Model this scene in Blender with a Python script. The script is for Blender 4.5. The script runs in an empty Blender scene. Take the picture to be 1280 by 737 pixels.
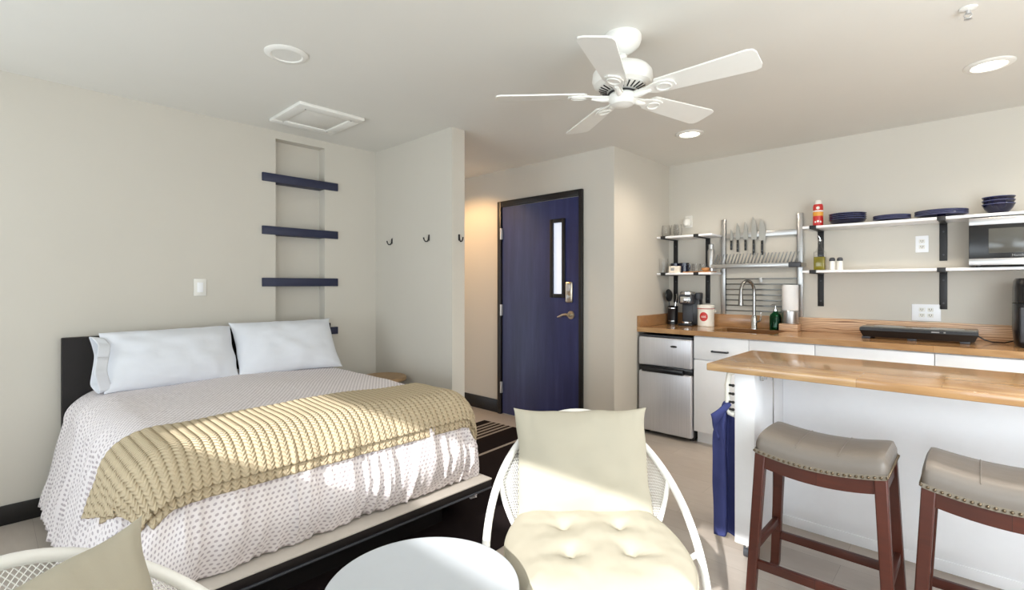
import bpy, bmesh, math, random
from mathutils import Vector, Matrix, noise
random.seed(7)
PI = math.pi
SC = bpy.context.scene
COL = SC.collection

# ------------------------------------------------------------------ camera
YAW = math.radians(43.25)
cam_d = bpy.data.cameras.new('camera'); cam = bpy.data.objects.new('camera', cam_d); COL.objects.link(cam)
cam.location = (0, 0, 1.29)
cam.rotation_euler = (PI / 2, 0, YAW)
cam_d.sensor_width = 36; cam_d.sensor_fit = 'HORIZONTAL'
cam_d.lens = 36 * 620 / 1280
cam_d.shift_y = -(368.5 - 356) / 1280
cam_d.clip_start = 0.02
SC.camera = cam
# ------------------------------------------------------------------ view, world, sun, daylight, added fill lamps
SC.view_settings.view_transform = 'Standard'; SC.view_settings.look = 'None'
SC.view_settings.gamma = 1; SC.view_settings.use_curve_mapping = False
SC.view_settings.exposure = 0.37
try:
    SC.cycles.max_bounces = 10; SC.cycles.diffuse_bounces = 6; SC.cycles.glossy_bounces = 4
    SC.cycles.transmission_bounces = 8; SC.cycles.transparent_max_bounces = 8
    SC.cycles.sample_clamp_indirect = 6; SC.cycles.caustics_reflective = False; SC.cycles.caustics_refractive = False
    SC.cycles.use_denoising = True
except Exception: pass
W = bpy.data.worlds.new('world'); SC.world = W; W.use_nodes = True
bg = W.node_tree.nodes['Background']
bg.inputs['Color'].default_value = (0.80, 0.90, 1.0, 1); bg.inputs['Strength'].default_value = 1.6

def lamp(name, kind, loc, energy, color=(1, 1, 1), direction=None, size=None, size_y=None, parent=None, **kw):
    d = bpy.data.lights.new(name, kind); o = bpy.data.objects.new(name, d); COL.objects.link(o)
    o.location = loc; d.energy = energy; d.color = color
    if direction is not None: o.rotation_euler = Vector(direction).to_track_quat('-Z', 'Y').to_euler()
    if kind == 'AREA':
        d.shape = 'RECTANGLE'; d.size = size; d.size_y = size_y or size
    for k, v in kw.items(): setattr(d, k, v)
    if parent: o.parent = parent
    return o
lamp('sun', 'SUN', (0, -6, 5), 5.2, (1.0, 0.98, 0.95), (-0.28, 1.0, -0.5), angle=math.radians(0.6))
lamp('daylight_back_left', 'AREA', (-2.2, -1.92, 1.35), 64, (0.82, 0.92, 1.0), (0.16, 1, 0.62), 2.4, 1.7)
lamp('fill_back_right', 'AREA', (0.9, -1.92, 1.35), 66, (0.82, 0.92, 1.0), (0.12, 1, 0.6), 2.0, 1.7)  # added fill lamp, unseen, lifts the kitchen side of the room
lamp('fill_right_wall', 'AREA', (1.68, 1.6, 1.4), 72, (0.82, 0.92, 1.0), (-0.7, 1, 0.45), 2.4, 1.6)  # added fill lamp, unseen; the right wall has no window
# unseen fill spots added under the ceiling to brighten the island panel and kitchen
for x, y, e in ((0.04, 1.03, 10), (1.30, 1.03, 64), (1.30, 2.31, 86), (1.30, 3.59, 40)):
    lamp('ceiling_fill_spot', 'SPOT', (x, y, 2.41), e, (1.0, 0.98, 0.95), (0, 0, -1), spot_size=math.radians(155), spot_blend=0.8, shadow_soft_size=0.07)

# ------------------------------------------------------------------ materials
def lin(c):
    c = c / 255
    return c / 12.92 if c <= 0.04045 else ((c + 0.055) / 1.055) ** 2.4
def rgb(r, g, b): return (lin(r), lin(g), lin(b), 1)
class NT:
    def __init__(s, name):
        s.m = bpy.data.materials.new(name); s.m.use_nodes = True
        s.t = s.m.node_tree; s.b = s.t.nodes['Principled BSDF']
    def n(s, typ, **kw):
        x = s.t.nodes.new(typ)
        for k, v in kw.items():
            if k in x.inputs: x.inputs[k].default_value = v
            else: setattr(x, k, v)
        return x
    def l(s, a, b): s.t.links.new(a, b)
    def math(s, op, a, b=None, c=None):
        x = s.t.nodes.new('ShaderNodeMath'); x.operation = op
        for i, v in enumerate((a, b, c)):
            if v is None: continue
            if isinstance(v, (int, float)): x.inputs[i].default_value = v
            else: s.l(v, x.inputs[i])
        return x.outputs[0]
    def coord(s, which='Object'):
        return s.n('ShaderNodeTexCoord').outputs[which]
    def mapping(s, vec, scale=(1, 1, 1), rot=(0, 0, 0)):
        x = s.n('ShaderNodeMapping'); s.l(vec, x.inputs['Vector'])
        x.inputs['Scale'].default_value = scale; x.inputs['Rotation'].default_value = rot
        return x.outputs[0]
    def noise(s, vec, scale, detail=3, rough=0.5):
        x = s.n('ShaderNodeTexNoise'); s.l(vec, x.inputs['Vector'])
        x.inputs['Scale'].default_value = scale; x.inputs['Detail'].default_value = detail; x.inputs['Roughness'].default_value = rough
        return x.outputs['Fac']
    def ramp(s, fac, stops):
        x = s.n('ShaderNodeValToRGB'); s.l(fac, x.inputs['Fac'])
        e = x.color_ramp.elements
        while len(e) < len(stops): e.new(0.5)
        for i, (p, c) in enumerate(stops): e[i].position = p; e[i].color = c
        return x.outputs['Color']
    def mix(s, fac, a, b, blend='MIX'):
        x = s.n('ShaderNodeMix', data_type='RGBA', blend_type=blend)
        if isinstance(fac, (int, float)): x.inputs[0].default_value = fac
        else: s.l(fac, x.inputs[0])
        for v, i in ((a, 6), (b, 7)):
            if isinstance(v, tuple): x.inputs[i].default_value = v
            else: s.l(v, x.inputs[i])
        return x.outputs[2]
    def bump(s, h, strength=0.3, dist=0.01, prev=None):
        x = s.n('ShaderNodeBump'); s.l(h, x.inputs['Height'])
        x.inputs['Strength'].default_value = strength; x.inputs['Distance'].default_value = dist
        if prev: s.l(prev, x.inputs['Normal'])
        s.l(x.outputs[0], s.b.inputs['Normal']); return x.outputs[0]
    def set(s, **kw):
        for k, v in kw.items(): s.b.inputs[k.replace('_', ' ')].default_value = v
        return s

def plain(name, c, rough=0.5, metal=0.0, var=0.06, scale=20, bump=0.0, bscale=200, spec=0.5, coat=0.0):
    t = NT(name); co = t.coord()
    f = t.noise(co, scale, 4)
    a = tuple(max(0, x * (1 - var)) for x in c[:3]) + (1,); b = tuple(min(1, x * (1 + var)) for x in c[:3]) + (1,)
    t.l(t.ramp(f, [(0.3, a), (0.7, b)]), t.b.inputs['Base Color'])
    t.set(Roughness=rough, Metallic=metal)
    t.b.inputs['Specular IOR Level'].default_value = spec
    t.b.inputs['Coat Weight'].default_value = coat
    if bump: t.bump(t.noise(co, bscale, 3), bump, 0.002)
    return t.m
M = {}
M['wall'] = plain('wall_paint', rgb(206, 201, 191), 0.75, var=0.012, scale=2, bump=0.05, bscale=120, spec=0.25)
M['ceil'] = plain('ceiling_paint', rgb(224, 222, 216), 0.85, var=0.012, scale=2, bump=0.05, bscale=90, spec=0.2)
M['white'] = plain('white_lacquer', rgb(243, 244, 247), 0.35, var=0.01)
M['white_fan'] = plain('white_fan_enamel', rgb(236, 235, 230), 0.4, var=0.01)
M['white_metal'] = plain('white_powder_coat', rgb(238, 237, 233), 0.4, var=0.01)
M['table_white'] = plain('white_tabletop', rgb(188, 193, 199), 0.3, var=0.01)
M['ivory'] = plain('ivory_plastic', rgb(232, 230, 224), 0.4, var=0.01)
M['black'] = plain('black_trim_paint', rgb(22, 19, 19), 0.4, var=0.1)
M['black_metal'] = plain('black_steel', rgb(38, 37, 38), 0.45, 0.3, var=0.08)
M['black_plastic'] = plain('black_plastic', rgb(24, 24, 27), 0.28, var=0.08)
M['dark_glass'] = plain('dark_glass', rgb(20, 20, 22), 0.22, var=0.02)
M['mw_glass'] = plain('microwave_window', rgb(80, 80, 76), 0.15, var=0.05)
M['espresso'] = plain('espresso_wood', rgb(24, 19, 19), 0.5, var=0.2, scale=8, spec=0.3)
M['navy_paint'] = plain('navy_shelf_paint', rgb(33, 38, 66), 0.5, var=0.06)
M['navy_glaze'] = plain('navy_ceramic', rgb(20, 22, 46), 0.12, var=0.08)
M['chrome'] = plain('chrome', rgb(200, 200, 200), 0.12, 1.0, var=0.02)
M['nickel'] = plain('satin_nickel', rgb(196, 186, 170), 0.3, 1.0, var=0.03)
M['faucet_nickel'] = plain('faucet_nickel', rgb(150, 148, 146), 0.2, 1.0, var=0.03)
M['hinge'] = plain('hinge_steel', rgb(205, 205, 205), 0.4, 0.7, var=0.03)
M['slate'] = plain('charcoal_plastic', rgb(58, 60, 66), 0.4, var=0.05)
M['red'] = plain('red_enamel', rgb(196, 44, 40), 0.35, var=0.05)
M['yellow'] = plain('yellow_band', rgb(225, 160, 60), 0.4, var=0.05)
M['paper'] = plain('paper_roll', rgb(240, 240, 240), 0.9, var=0.015, bump=0.1, bscale=150)
M['cream_enamel'] = plain('cream_enamel', rgb(232, 229, 220), 0.3, var=0.02)
M['tan_wood'] = plain('tan_wood', rgb(158, 128, 92), 0.5, var=0.15, scale=12)
M['bamboo'] = plain('bamboo', rgb(186, 130, 78), 0.5, var=0.12, scale=14)
M['ledge'] = plain('pale_platform_edge', rgb(196, 189, 180), 0.4, var=0.03)
M['beige_card'] = plain('printed_card', rgb(225, 215, 200), 0.7, var=0.1, scale=60)
M['tag'] = plain('grey_print', rgb(150, 150, 150), 0.5, var=0.02)

def brushed(name, c, axis_scale, rough=0.32, metal=1.0):
    t = NT(name); v = t.mapping(t.coord(), axis_scale)
    f = t.noise(v, 1.0, 5, 0.7)
    t.l(t.ramp(f, [(0.3, tuple(x * 0.9 for x in c[:3]) + (1,)), (0.7, tuple(min(1, x * 1.06) for x in c[:3]) + (1,))]), t.b.inputs['Base Color'])
    t.set(Metallic=metal, Roughness=rough); t.bump(f, 0.03, 0.001)
    return t.m
M['steel'] = brushed('brushed_steel', rgb(196, 196, 196), (3, 3, 160))
M['dark_steel'] = brushed('dark_brushed_steel', rgb(128, 128, 126), (3, 3, 160))
M['knife_steel'] = brushed('knife_steel', rgb(168, 166, 160), (90, 3, 3), 0.4)
M['fridge_steel'] = brushed('fridge_steel', rgb(212, 212, 217), (220, 220, 2), 0.36, 0.55)

def wood(name, c1, c2, c3, strip=0.045, length=0.6, rough=0.25, axis='x', coat=0.3, grain=1.0, side=False):
    t = NT(name); co = t.coord()
    rot = (0, 0, 0) if axis == 'x' else (0, 0, PI / 2)
    v = t.mapping(co, (1, 1, 1), rot)
    if side: v = t.mapping(co, (1, 1, 1), (PI / 2, 0, 0))
    br = t.n('ShaderNodeTexBrick'); t.l(v, br.inputs['Vector'])
    br.inputs['Scale'].default_value = 1; br.inputs['Brick Width'].default_value = length; br.inputs['Row Height'].default_value = strip
    br.inputs['Mortar Size'].default_value = 0.0006; br.inputs['Color1'].default_value = c1; br.inputs['Color2'].default_value = c2
    br.inputs['Mortar'].default_value = tuple(x * 0.55 for x in c3[:3]) + (1,); br.offset = 0.37
    g = t.noise(t.mapping(v, (3, 60, 60)), 1.5, 6, 0.65)
    w = t.n('ShaderNodeTexWave'); t.l(t.mapping(v, (1.2, 16, 16)), w.inputs['Vector'])
    w.inputs['Scale'].default_value = 1.2; w.inputs['Distortion'].default_value = 7; w.inputs['Detail'].default_value = 3
    k = t.mix(t.math('MULTIPLY', g, 0.55 * grain), br.outputs['Color'], c3)
    k = t.mix(t.math('MULTIPLY', w.outputs['Fac'], 0.28 * grain), k, c3)
    t.l(k, t.b.inputs['Base Color'])
    t.set(Roughness=rough); t.b.inputs['Coat Weight'].default_value = coat; t.b.inputs['Coat Roughness'].default_value = 0.08
    t.bump(g, 0.04, 0.001)
    return t.m
M['butcher'] = wood('butcher_block', rgb(206, 170, 122), rgb(180, 140, 94), rgb(134, 92, 56), 0.042, 0.7, 0.2)
M['counter'] = wood('counter_wood', rgb(192, 154, 108), rgb(174, 134, 90), rgb(132, 90, 54), 0.05, 0.8, 0.18)
M['splash'] = wood('splash_wood', rgb(188, 146, 100), rgb(174, 132, 90), rgb(126, 86, 54), 0.12, 0.9, 0.3, side=True, grain=1.1)
def plank_mat():
    t = NT('cathedral_grain_plank'); co = t.coord()
    v = t.mapping(co, (1.0, 1.0, 7.0))
    n = t.noise(t.mapping(co, (2.2, 1, 9)), 1.0, 2)
    w = t.n('ShaderNodeTexWave', wave_type='BANDS', bands_direction='Z'); t.l(v, w.inputs['Vector'])
    w.inputs['Scale'].default_value = 3.2; w.inputs['Distortion'].default_value = 9; w.inputs['Detail'].default_value = 2; w.inputs['Detail Scale'].default_value = 0.9
    k = t.ramp(w.outputs['Fac'], [(0.0, rgb(128, 92, 66)), (0.22, rgb(200, 164, 130)), (0.7, rgb(218, 188, 156)), (1.0, rgb(206, 172, 138))])
    k = t.mix(t.math('MULTIPLY', n, 0.35), k, rgb(150, 106, 74))
    t.l(k, t.b.inputs['Base Color']); t.set(Roughness=0.35)
    return t.m
M['plank'] = plank_mat()
M['floor'] = wood('floor_planks', rgb(194, 185, 176), rgb(184, 174, 164), rgb(158, 146, 134), 0.18, 1.25, 0.38, coat=0.1, grain=0.5)
M['mahogany'] = wood('mahogany_legs', rgb(86, 33, 15), rgb(72, 26, 11), rgb(34, 12, 6), 3, 3, 0.42, coat=0.05, grain=0.8)

def door_mat():
    t = NT('navy_door_paint'); v = t.mapping(t.coord(), (9, 9, 0.9))
    f = t.noise(v, 1.6, 6, 0.62); f2 = t.noise(t.mapping(t.coord(), (60, 60, 2)), 1.5, 4)
    k = t.ramp(f, [(0.25, rgb(38, 41, 78)), (0.55, rgb(51, 56, 102)), (0.8, rgb(66, 72, 118))])
    k = t.mix(t.math('MULTIPLY', f2, 0.35), k, rgb(30, 34, 70))
    t.l(k, t.b.inputs['Base Color']); t.set(Roughness=0.32); t.bump(f2, 0.05, 0.001)
    return t.m
M['door'] = door_mat()

def duvet_mat():
    t = NT('dotted_cotton'); uv = t.n('ShaderNodeUVMap').outputs[0]
    s = t.n('ShaderNodeSeparateXYZ'); t.l(uv, s.inputs[0])
    P, Q = 0.021, 0.0165
    v = t.math('DIVIDE', s.outputs[0], Q); row = t.math('FLOOR', v)
    odd = t.math('MULTIPLY', t.math('MODULO', t.math('ABSOLUTE', row), 2.0), 0.5)
    u = t.math('ADD', t.math('DIVIDE', s.outputs[1], P), odd)
    fu = t.math('SUBTRACT', t.math('FRACT', t.math('ADD', u, 100.0)), 0.5); fv = t.math('SUBTRACT', t.math('FRACT', t.math('ADD', v, 100.0)), 0.5)
    sh = t.math('ADD', fu, t.math('MULTIPLY', fv, 0.35))
    e = t.math('ADD', t.math('POWER', t.math('DIVIDE', sh, 0.27), 2.0), t.math('POWER', t.math('DIVIDE', fv, 0.27), 2.0))
    msk = t.n('ShaderNodeMapRange'); t.l(e, msk.inputs[0]); msk.inputs[1].default_value = 1.25; msk.inputs[2].default_value = 0.75
    k = t.mix(t.math('MULTIPLY', msk.outputs[0], 0.72), rgb(230, 224, 225), rgb(158, 146, 152))
    t.l(k, t.b.inputs['Base Color']); t.set(Roughness=0.9); t.b.inputs['Specular IOR Level'].default_value = 0.1
    b1 = t.bump(t.noise(uv, 26, 4, 0.6), 0.5, 0.012)
    t.bump(t.noise(uv, 500, 2), 0.1, 0.001, b1)
    return t.m
M['duvet'] = duvet_mat()

def knit_mat():
    t = NT('chunky_beige_knit'); uv = t.n('ShaderNodeUVMap').outputs[0]
    s = t.n('ShaderNodeSeparateXYZ'); t.l(uv, s.inputs[0])
    rib = 0.031
    a = t.math('SUBTRACT', t.math('FRACT', t.math('ADD', t.math('DIVIDE', s.outputs[1], rib), 100.0)), 0.5)
    tri = t.math('ABSOLUTE', a)
    st = t.math('ADD', t.math('DIVIDE', s.outputs[0], 0.016), t.math('MULTIPLY', tri, 1.6))
    w = t.math('SINE', t.math('MULTIPLY', st, 2 * PI))
    w01 = t.math('MULTIPLY_ADD', w, 0.5, 0.5)
    groove = t.math('POWER', t.math('MULTIPLY', tri, 2.0), 3.0)
    hole = t.math('MULTIPLY', groove, t.math('POWER', w01, 1.5))
    k = t.mix(t.math('MULTIPLY', hole, 0.9), rgb(198, 182, 154), rgb(114, 94, 64))
    t.l(k, t.b.inputs['Base Color']); t.set(Roughness=0.95); t.b.inputs['Specular IOR Level'].default_value = 0.05
    h = t.math('SUBTRACT', t.math('MULTIPLY', w01, 0.55), t.math('MULTIPLY', groove, 0.8))
    b1 = t.bump(h, 0.75, 0.008); t.bump(t.noise(uv, 400, 3), 0.2, 0.002, b1)
    return t.m
M['knit'] = knit_mat()

def fabric(name, c, scale=300, bump=0.15, wr=8, wrs=0.15, var=0.03):
    t = NT(name); co = t.coord()
    t.l(t.ramp(t.noise(co, 6, 3), [(0.3, tuple(x * (1 - var) for x in c[:3]) + (1,)), (0.7, c)]), t.b.inputs['Base Color'])
    t.set(Roughness=0.92); t.b.inputs['Specular IOR Level'].default_value = 0.1
    b1 = t.bump(t.noise(co, wr, 3), wrs, 0.02); t.bump(t.noise(co, scale, 2), bump, 0.001, b1)
    return t.m
M['pillow'] = fabric('white_pillowcase', rgb(224, 227, 234), wr=9, wrs=0.25)
M['cushion'] = fabric('cream_cushion_cloth', rgb(176, 170, 154), wr=6, wrs=0.1)
M['towel'] = fabric('navy_terry', rgb(72, 78, 130), scale=180, bump=0.8, wr=14, wrs=0.3, var=0.2)
M['leather'] = fabric('grey_leather', rgb(118, 110, 102), scale=90, bump=0.1, wr=10, wrs=0.12, var=0.08)
M['leather'].node_tree.nodes['Principled BSDF'].inputs['Roughness'].default_value = 0.42
M['leather'].node_tree.nodes['Principled BSDF'].inputs['Specular IOR Level'].default_value = 0.5
M['welt'] = fabric('nailhead_band', rgb(132, 123, 110), wr=10)
M['bronze'] = plain('bronze_nails', rgb(112, 98, 80), 0.3, 0.9)

def rug_mat():
    t = NT('striped_rug'); co = t.coord(); s = t.n('ShaderNodeSeparateXYZ'); t.l(co, s.inputs[0])
    x = t.math('FRACT', t.math('ADD', t.math('DIVIDE', s.outputs[0], 0.52), 100.36))
    stripe = t.math('LESS_THAN', t.math('FRACT', t.math('MULTIPLY', x, 9.0)), 0.5)
    grp = t.math('MULTIPLY', t.math('LESS_THAN', x, 0.52), t.math('LESS_THAN', s.outputs[0], -0.15))
    f = t.math('MULTIPLY', stripe, grp)
    n = t.noise(co, 160, 2)
    k = t.mix(t.math('MULTIPLY', f, t.math('MULTIPLY_ADD', n, 0.5, 0.4)), rgb(34, 28, 28), rgb(190, 182, 172))
    t.l(k, t.b.inputs['Base Color']); t.set(Roughness=1.0); t.b.inputs['Specular IOR Level'].default_value = 0.05
    t.bump(n, 0.6, 0.004)
    return t.m
M['rug'] = rug_mat()

def glass(name, c=(1, 1, 1, 1), rough=0.0, ior=1.45, alpha=1.0):
    t = NT(name); t.set(Roughness=rough, IOR=ior)
    f = t.noise(t.coord(), 12, 2)
    t.l(t.ramp(f, [(0.3, tuple(x * 0.97 for x in c[:3]) + (1,)), (0.7, c)]), t.b.inputs['Base Color'])
    t.b.inputs['Transmission Weight'].default_value = 1
    return t.m
def thin_glass(name, tint, ior=1.25):
    t = NT(name); out = t.t.nodes['Material Output']
    tr = t.n('ShaderNodeBsdfTransparent'); gl = t.n('ShaderNodeBsdfGlossy'); gl.inputs['Roughness'].default_value = 0.03
    f = t.noise(t.coord(), 10, 2); t.l(t.ramp(f, [(0.3, tuple(x * 0.98 for x in tint[:3]) + (1,)), (0.7, tint)]), tr.inputs['Color'])
    fr = t.n('ShaderNodeFresnel'); fr.inputs['IOR'].default_value = ior
    mx = t.n('ShaderNodeMixShader'); t.l(t.math('MULTIPLY_ADD', fr.outputs[0], 0.4, 0.01), mx.inputs[0]); t.l(tr.outputs[0], mx.inputs[1]); t.l(gl.outputs[0], mx.inputs[2])
    t.l(mx.outputs[0], out.inputs['Surface']); t.t.nodes.remove(t.b)
    return t.m
M['glass'] = thin_glass('clear_glass', rgb(255, 255, 255))
M['green_glass'] = thin_glass('green_soap_glass', rgb(150, 212, 186))
M['green_liquid'] = plain('green_soap', rgb(22, 66, 50), 0.2, var=0.1)
M['oil'] = plain('olive_oil', rgb(128, 118, 30), 0.15, var=0.1)
def emit(name, c, strength):
    t = NT(name); f = t.noise(t.coord(), 3, 2)
    t.l(t.ramp(f, [(0.3, tuple(x * 0.97 for x in c[:3]) + (1,)), (0.7, c)]), t.b.inputs['Emission Color'])
    t.b.inputs['Emission Strength'].default_value = strength
    t.b.inputs['Base Color'].default_value = c; t.set(Roughness=0.5)
    return t.m
M['lamp_lit'] = emit('lit_lamp_lens', (1.0, 0.93, 0.8, 1), 6)
M['lamp_off'] = plain('unlit_lamp_lens', rgb(228, 227, 222), 0.4, var=0.01)
M['door_pane'] = emit('frosted_lit_pane', rgb(214, 220, 232), 0.55)

# ------------------------------------------------------------------ mesh helpers
class MB:
    def __init__(s): s.bm = bmesh.new()
    def box(s, x0, x1, y0, y1, z0, z1, bev=0.0, seg=2, mtx=None):
        r = bmesh.ops.create_cube(s.bm, size=1)
        vs = r['verts']
        for v in vs:
            v.co = Vector(((x0 + x1) / 2 + v.co.x * (x1 - x0), (y0 + y1) / 2 + v.co.y * (y1 - y0), (z0 + z1) / 2 + v.co.z * (z1 - z0)))
        if bev:
            es = list({e for v in vs for e in v.link_edges})
            rr = bmesh.ops.bevel(s.bm, geom=es, offset=bev, segments=seg, affect='EDGES', profile=0.5)
            vs = list({v for f in rr['faces'] for v in f.verts} | {v for v in vs if v.is_valid})
        if mtx is not None:
            for v in vs: v.co = mtx @ v.co
        return s
    def loft(s, rings, cap0=True, cap1=True, closed=True):
        R = [[s.bm.verts.new(p) for p in ring] for ring in rings]
        n = len(R[0])
        for a, b in zip(R[:-1], R[1:]):
            for i in range(n if closed else n - 1):
                j = (i + 1) % n
                try: s.bm.faces.new((a[i], a[j], b[j], b[i]))
                except ValueError: pass
        if closed and cap0: s.bm.faces.new(list(reversed(R[0])))
        if closed and cap1: s.bm.faces.new(R[-1])
        return s
    def tube(s, pts, r, n=10, closed=False, caps=True):
        pts = [Vector(p) for p in pts]; N = len(pts)
        rad = r if isinstance(r, (list, tuple)) else [r] * N
        up = None; rings = []
        for i, p in enumerate(pts):
            if closed: t = pts[(i + 1) % N] - pts[i - 1]
            elif i == 0: t = pts[1] - pts[0]
            elif i == N - 1: t = pts[-1] - pts[-2]
            else: t = pts[i + 1] - pts[i - 1]
            t.normalize()
            if up is None:
                up = Vector((0, 0, 1)) if abs(t.z) < 0.9 else Vector((1, 0, 0))
            a = t.cross(up)
            if a.length < 1e-6: a = t.orthogonal()
            a.normalize(); b = a.cross(t).normalized(); up = b
            rings.append([p + (a * math.cos(2 * PI * k / n) + b * math.sin(2 * PI * k / n)) * rad[i] for k in range(n)])
        if closed: rings.append(rings[0]); return s.loft_closed(rings[:-1])
        return s.loft(rings, caps, caps)
    def loft_closed(s, rings):
        R = [[s.bm.verts.new(p) for p in ring] for ring in rings]; n = len(R[0]); N = len(R)
        for q in range(N):
            a, b = R[q], R[(q + 1) % N]
            # align seam
            off = min(range(n), key=lambda o: (a[0].co - b[o].co).length) if q == N - 1 else 0
            for i in range(n):
                s.bm.faces.new((a[i], a[(i + 1) % n], b[(i + 1 + off) % n], b[(i + off) % n]))
        return s
    def cyl(s, p0, p1, r0, r1=None, n=20):
        return s.tube([p0, p1], [r0, r0 if r1 is None else r1], n)
    def lathe(s, prof, n=32, c=(0, 0), axis='z'):
        rings = []
        for r, z in prof:
            r = max(r, 1e-4)
            rings.append([Vector((c[0] + r * math.cos(2 * PI * k / n), c[1] + r * math.sin(2 * PI * k / n), z)) for k in range(n)])
        return s.loft(rings)
    def sphere(s, c, r, seg=12, scale=(1, 1, 1)):
        m = Matrix.Translation(c) @ Matrix.Diagonal((*scale, 1))
        bmesh.ops.create_uvsphere(s.bm, u_segments=seg, v_segments=max(6, seg // 2), radius=r, matrix=m)
        return s
    def prism(s, poly, z0, z1, mtx=None):
        a = [Vector((x, y, z0)) for x, y in poly]; b = [Vector((x, y, z1)) for x, y in poly]
        if mtx is not None: a = [mtx @ p for p in a]; b = [mtx @ p for p in b]
        return s.loft([a, b])
    def grid(s, f, nu, nv, uv=None):
        lay = s.bm.loops.layers.uv.verify() if uv else None
        V = [[s.bm.verts.new(f(i / nu, j / nv)) for j in range(nv + 1)] for i in range(nu + 1)]
        for i in range(nu):
            for j in range(nv):
                fc = s.bm.faces.new((V[i][j], V[i + 1][j], V[i + 1][j + 1], V[i][j + 1]))
                if lay:
                    for lp, (a, b) in zip(fc.loops, ((i, j), (i + 1, j), (i + 1, j + 1), (i, j + 1))):
                        lp[lay].uv = uv(a / nu, b / nv)
        return s
    def xf(s, m):
        for v in s.bm.verts: v.co = m @ v.co
        return s
    def build(s, name, mat, parent=None, smooth=35, fixn=True):
        if fixn: bmesh.ops.recalc_face_normals(s.bm, faces=s.bm.faces)
        me = bpy.data.meshes.new(name); s.bm.to_mesh(me); s.bm.free()
        if smooth:
            for p in me.polygons: p.use_smooth = True
            me.set_sharp_from_angle(angle=math.radians(smooth))
        o = bpy.data.objects.new(name, me); COL.objects.link(o)
        me.materials.append(M[mat] if isinstance(mat, str) else mat)
        if parent: o.parent = parent
        return o
def tag(o, label, cat, group=None):
    o['label'] = label; o['category'] = cat
    if group: o['group'] = group
    return o
def thing(name, label, cat, loc=(0, 0, 0), rz=0, group=None):
    o = bpy.data.objects.new(name, None); COL.objects.link(o); o.location = loc; o.rotation_euler = (0, 0, rz)
    o.empty_display_size = 0.05
    return tag(o, label, cat, group)
def struct(o): o['kind'] = 'structure'; return o
def dup(o, parent=None):
    c = o.copy(); COL.objects.link(c)
    if parent: c.parent = parent
    for ch in list(o.children): dup(ch, c)
    return c
def dup_thing(o, label, loc, rz=None, group=None):
    c = dup(o); c.location = loc; c['label'] = label
    if rz is not None: c.rotation_euler = (0, 0, rz)
    if group: c['group'] = group
    return c
def text_mesh(name, body, size, mat, parent, mtx, depth=0.0006):
    cu = bpy.data.curves.new(name, 'FONT'); cu.body = body; cu.size = size; cu.extrude = depth
    cu.align_x = 'CENTER'; cu.align_y = 'CENTER'
    tmp = bpy.data.objects.new(name + '_tmp', cu); COL.objects.link(tmp)
    me = bpy.data.meshes.new_from_object(tmp.evaluated_get(bpy.context.evaluated_depsgraph_get()))
    bpy.data.objects.remove(tmp)
    o = bpy.data.objects.new(name, me); COL.objects.link(o)
    me.materials.clear(); me.materials.append(M[mat]); o.parent = parent; o.matrix_local = mtx
    return o
FRONT = Matrix.Rotation(PI / 2, 4, 'X')          # a text lying in XY turned to face -Y
def sstep(a, b, x):
    t = max(0, min(1, (x - a) / (b - a))); return t * t * (3 - 2 * t)

# ------------------------------------------------------------------ the room
CE = 2.44
LX, HY, DY, SX, KY = -3.82, 2.33, 3.565, -2.195, 4.565
BY, RX = -2.0, 1.75
struct(MB().box(-4.6, 1.9, BY - .1, KY + .1, -0.08, 0).build('floor', 'floor', smooth=0))
struct(MB().box(-4.6, 1.9, BY - .1, KY + .1, CE, CE + 0.08).build('ceiling', 'ceil', smooth=0))
m = MB()                                            # left wall with its tall niche
N0, N1, NZ = 1.487, 1.868, 2.383
m.box(LX - .12, LX, BY, N0, 0, CE); m.box(LX - .12, LX, N1, HY, 0, CE); m.box(LX - .12, LX, N0, N1, NZ, CE)
m.box(LX - .12, LX - .09, N0, N1, 0, NZ)
struct(m.build('wall_left', 'wall', smooth=0))
struct(MB().box(LX - .12, -2.79, HY, HY + 0.12, 0, CE).build('wall_partition', 'wall', smooth=0))
struct(MB().box(-4.6, SX + 0.0, DY, DY + 0.12, 0, CE).build('wall_entry', 'wall', smooth=0))
struct(MB().box(-4.5, -4.4, HY + .12, DY, 0, CE).build('wall_hallway', 'wall', smooth=0))
struct(MB().box(SX - .12, SX, DY + .12, KY, 0, CE).build('wall_side', 'wall', smooth=0))
struct(MB().box(SX - .12, RX, KY, KY + 0.12, 0, CE).build('wall_kitchen', 'wall', smooth=0))
struct(MB().box(RX, RX + 0.12, BY, KY, 0, CE).build('wall_right', 'wall', smooth=0))
# back wall with the window the sun comes through
WX0, WX1, WZ0, WZ1 = -1.62, 0.48, 0.95 - .5 * BY, 1.345 - .5 * BY
m = MB()
m.box(LX, WX0, BY - .06, BY, 0, CE); m.box(WX1, RX, BY - .06, BY, 0, CE)
m.box(WX0, WX1, BY - .06, BY, 0, WZ0); m.box(WX0, WX1, BY - .06, BY, WZ1, CE)
struct(m.build('wall_back', 'wall', smooth=0))
win = struct(MB().box(WX0 - .03, WX1 + .03, BY - .005, BY + .012, WZ0 - .05, WZ0 - .001).box(WX0 - .03, WX1 + .03, BY - .005, BY + .012, WZ1 + .001, WZ1 + .05)
             .box(WX0 - .06, WX0 - .001, BY - .005, BY + .012, WZ0 - .05, WZ1 + .05).box(WX1 + .001, WX1 + .06, BY - .005, BY + .012, WZ0 - .05, WZ1 + .05).build('window_1', 'white', smooth=0))
struct(MB().box(LX, LX + .015, BY, 2.33, 0, .105, .004).build('baseboard_left', 'black'))
struct(MB().box(-4.4, -3.54, DY - .015, DY, 0, .13, .004).build('baseboard_entry', 'black'))
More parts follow.
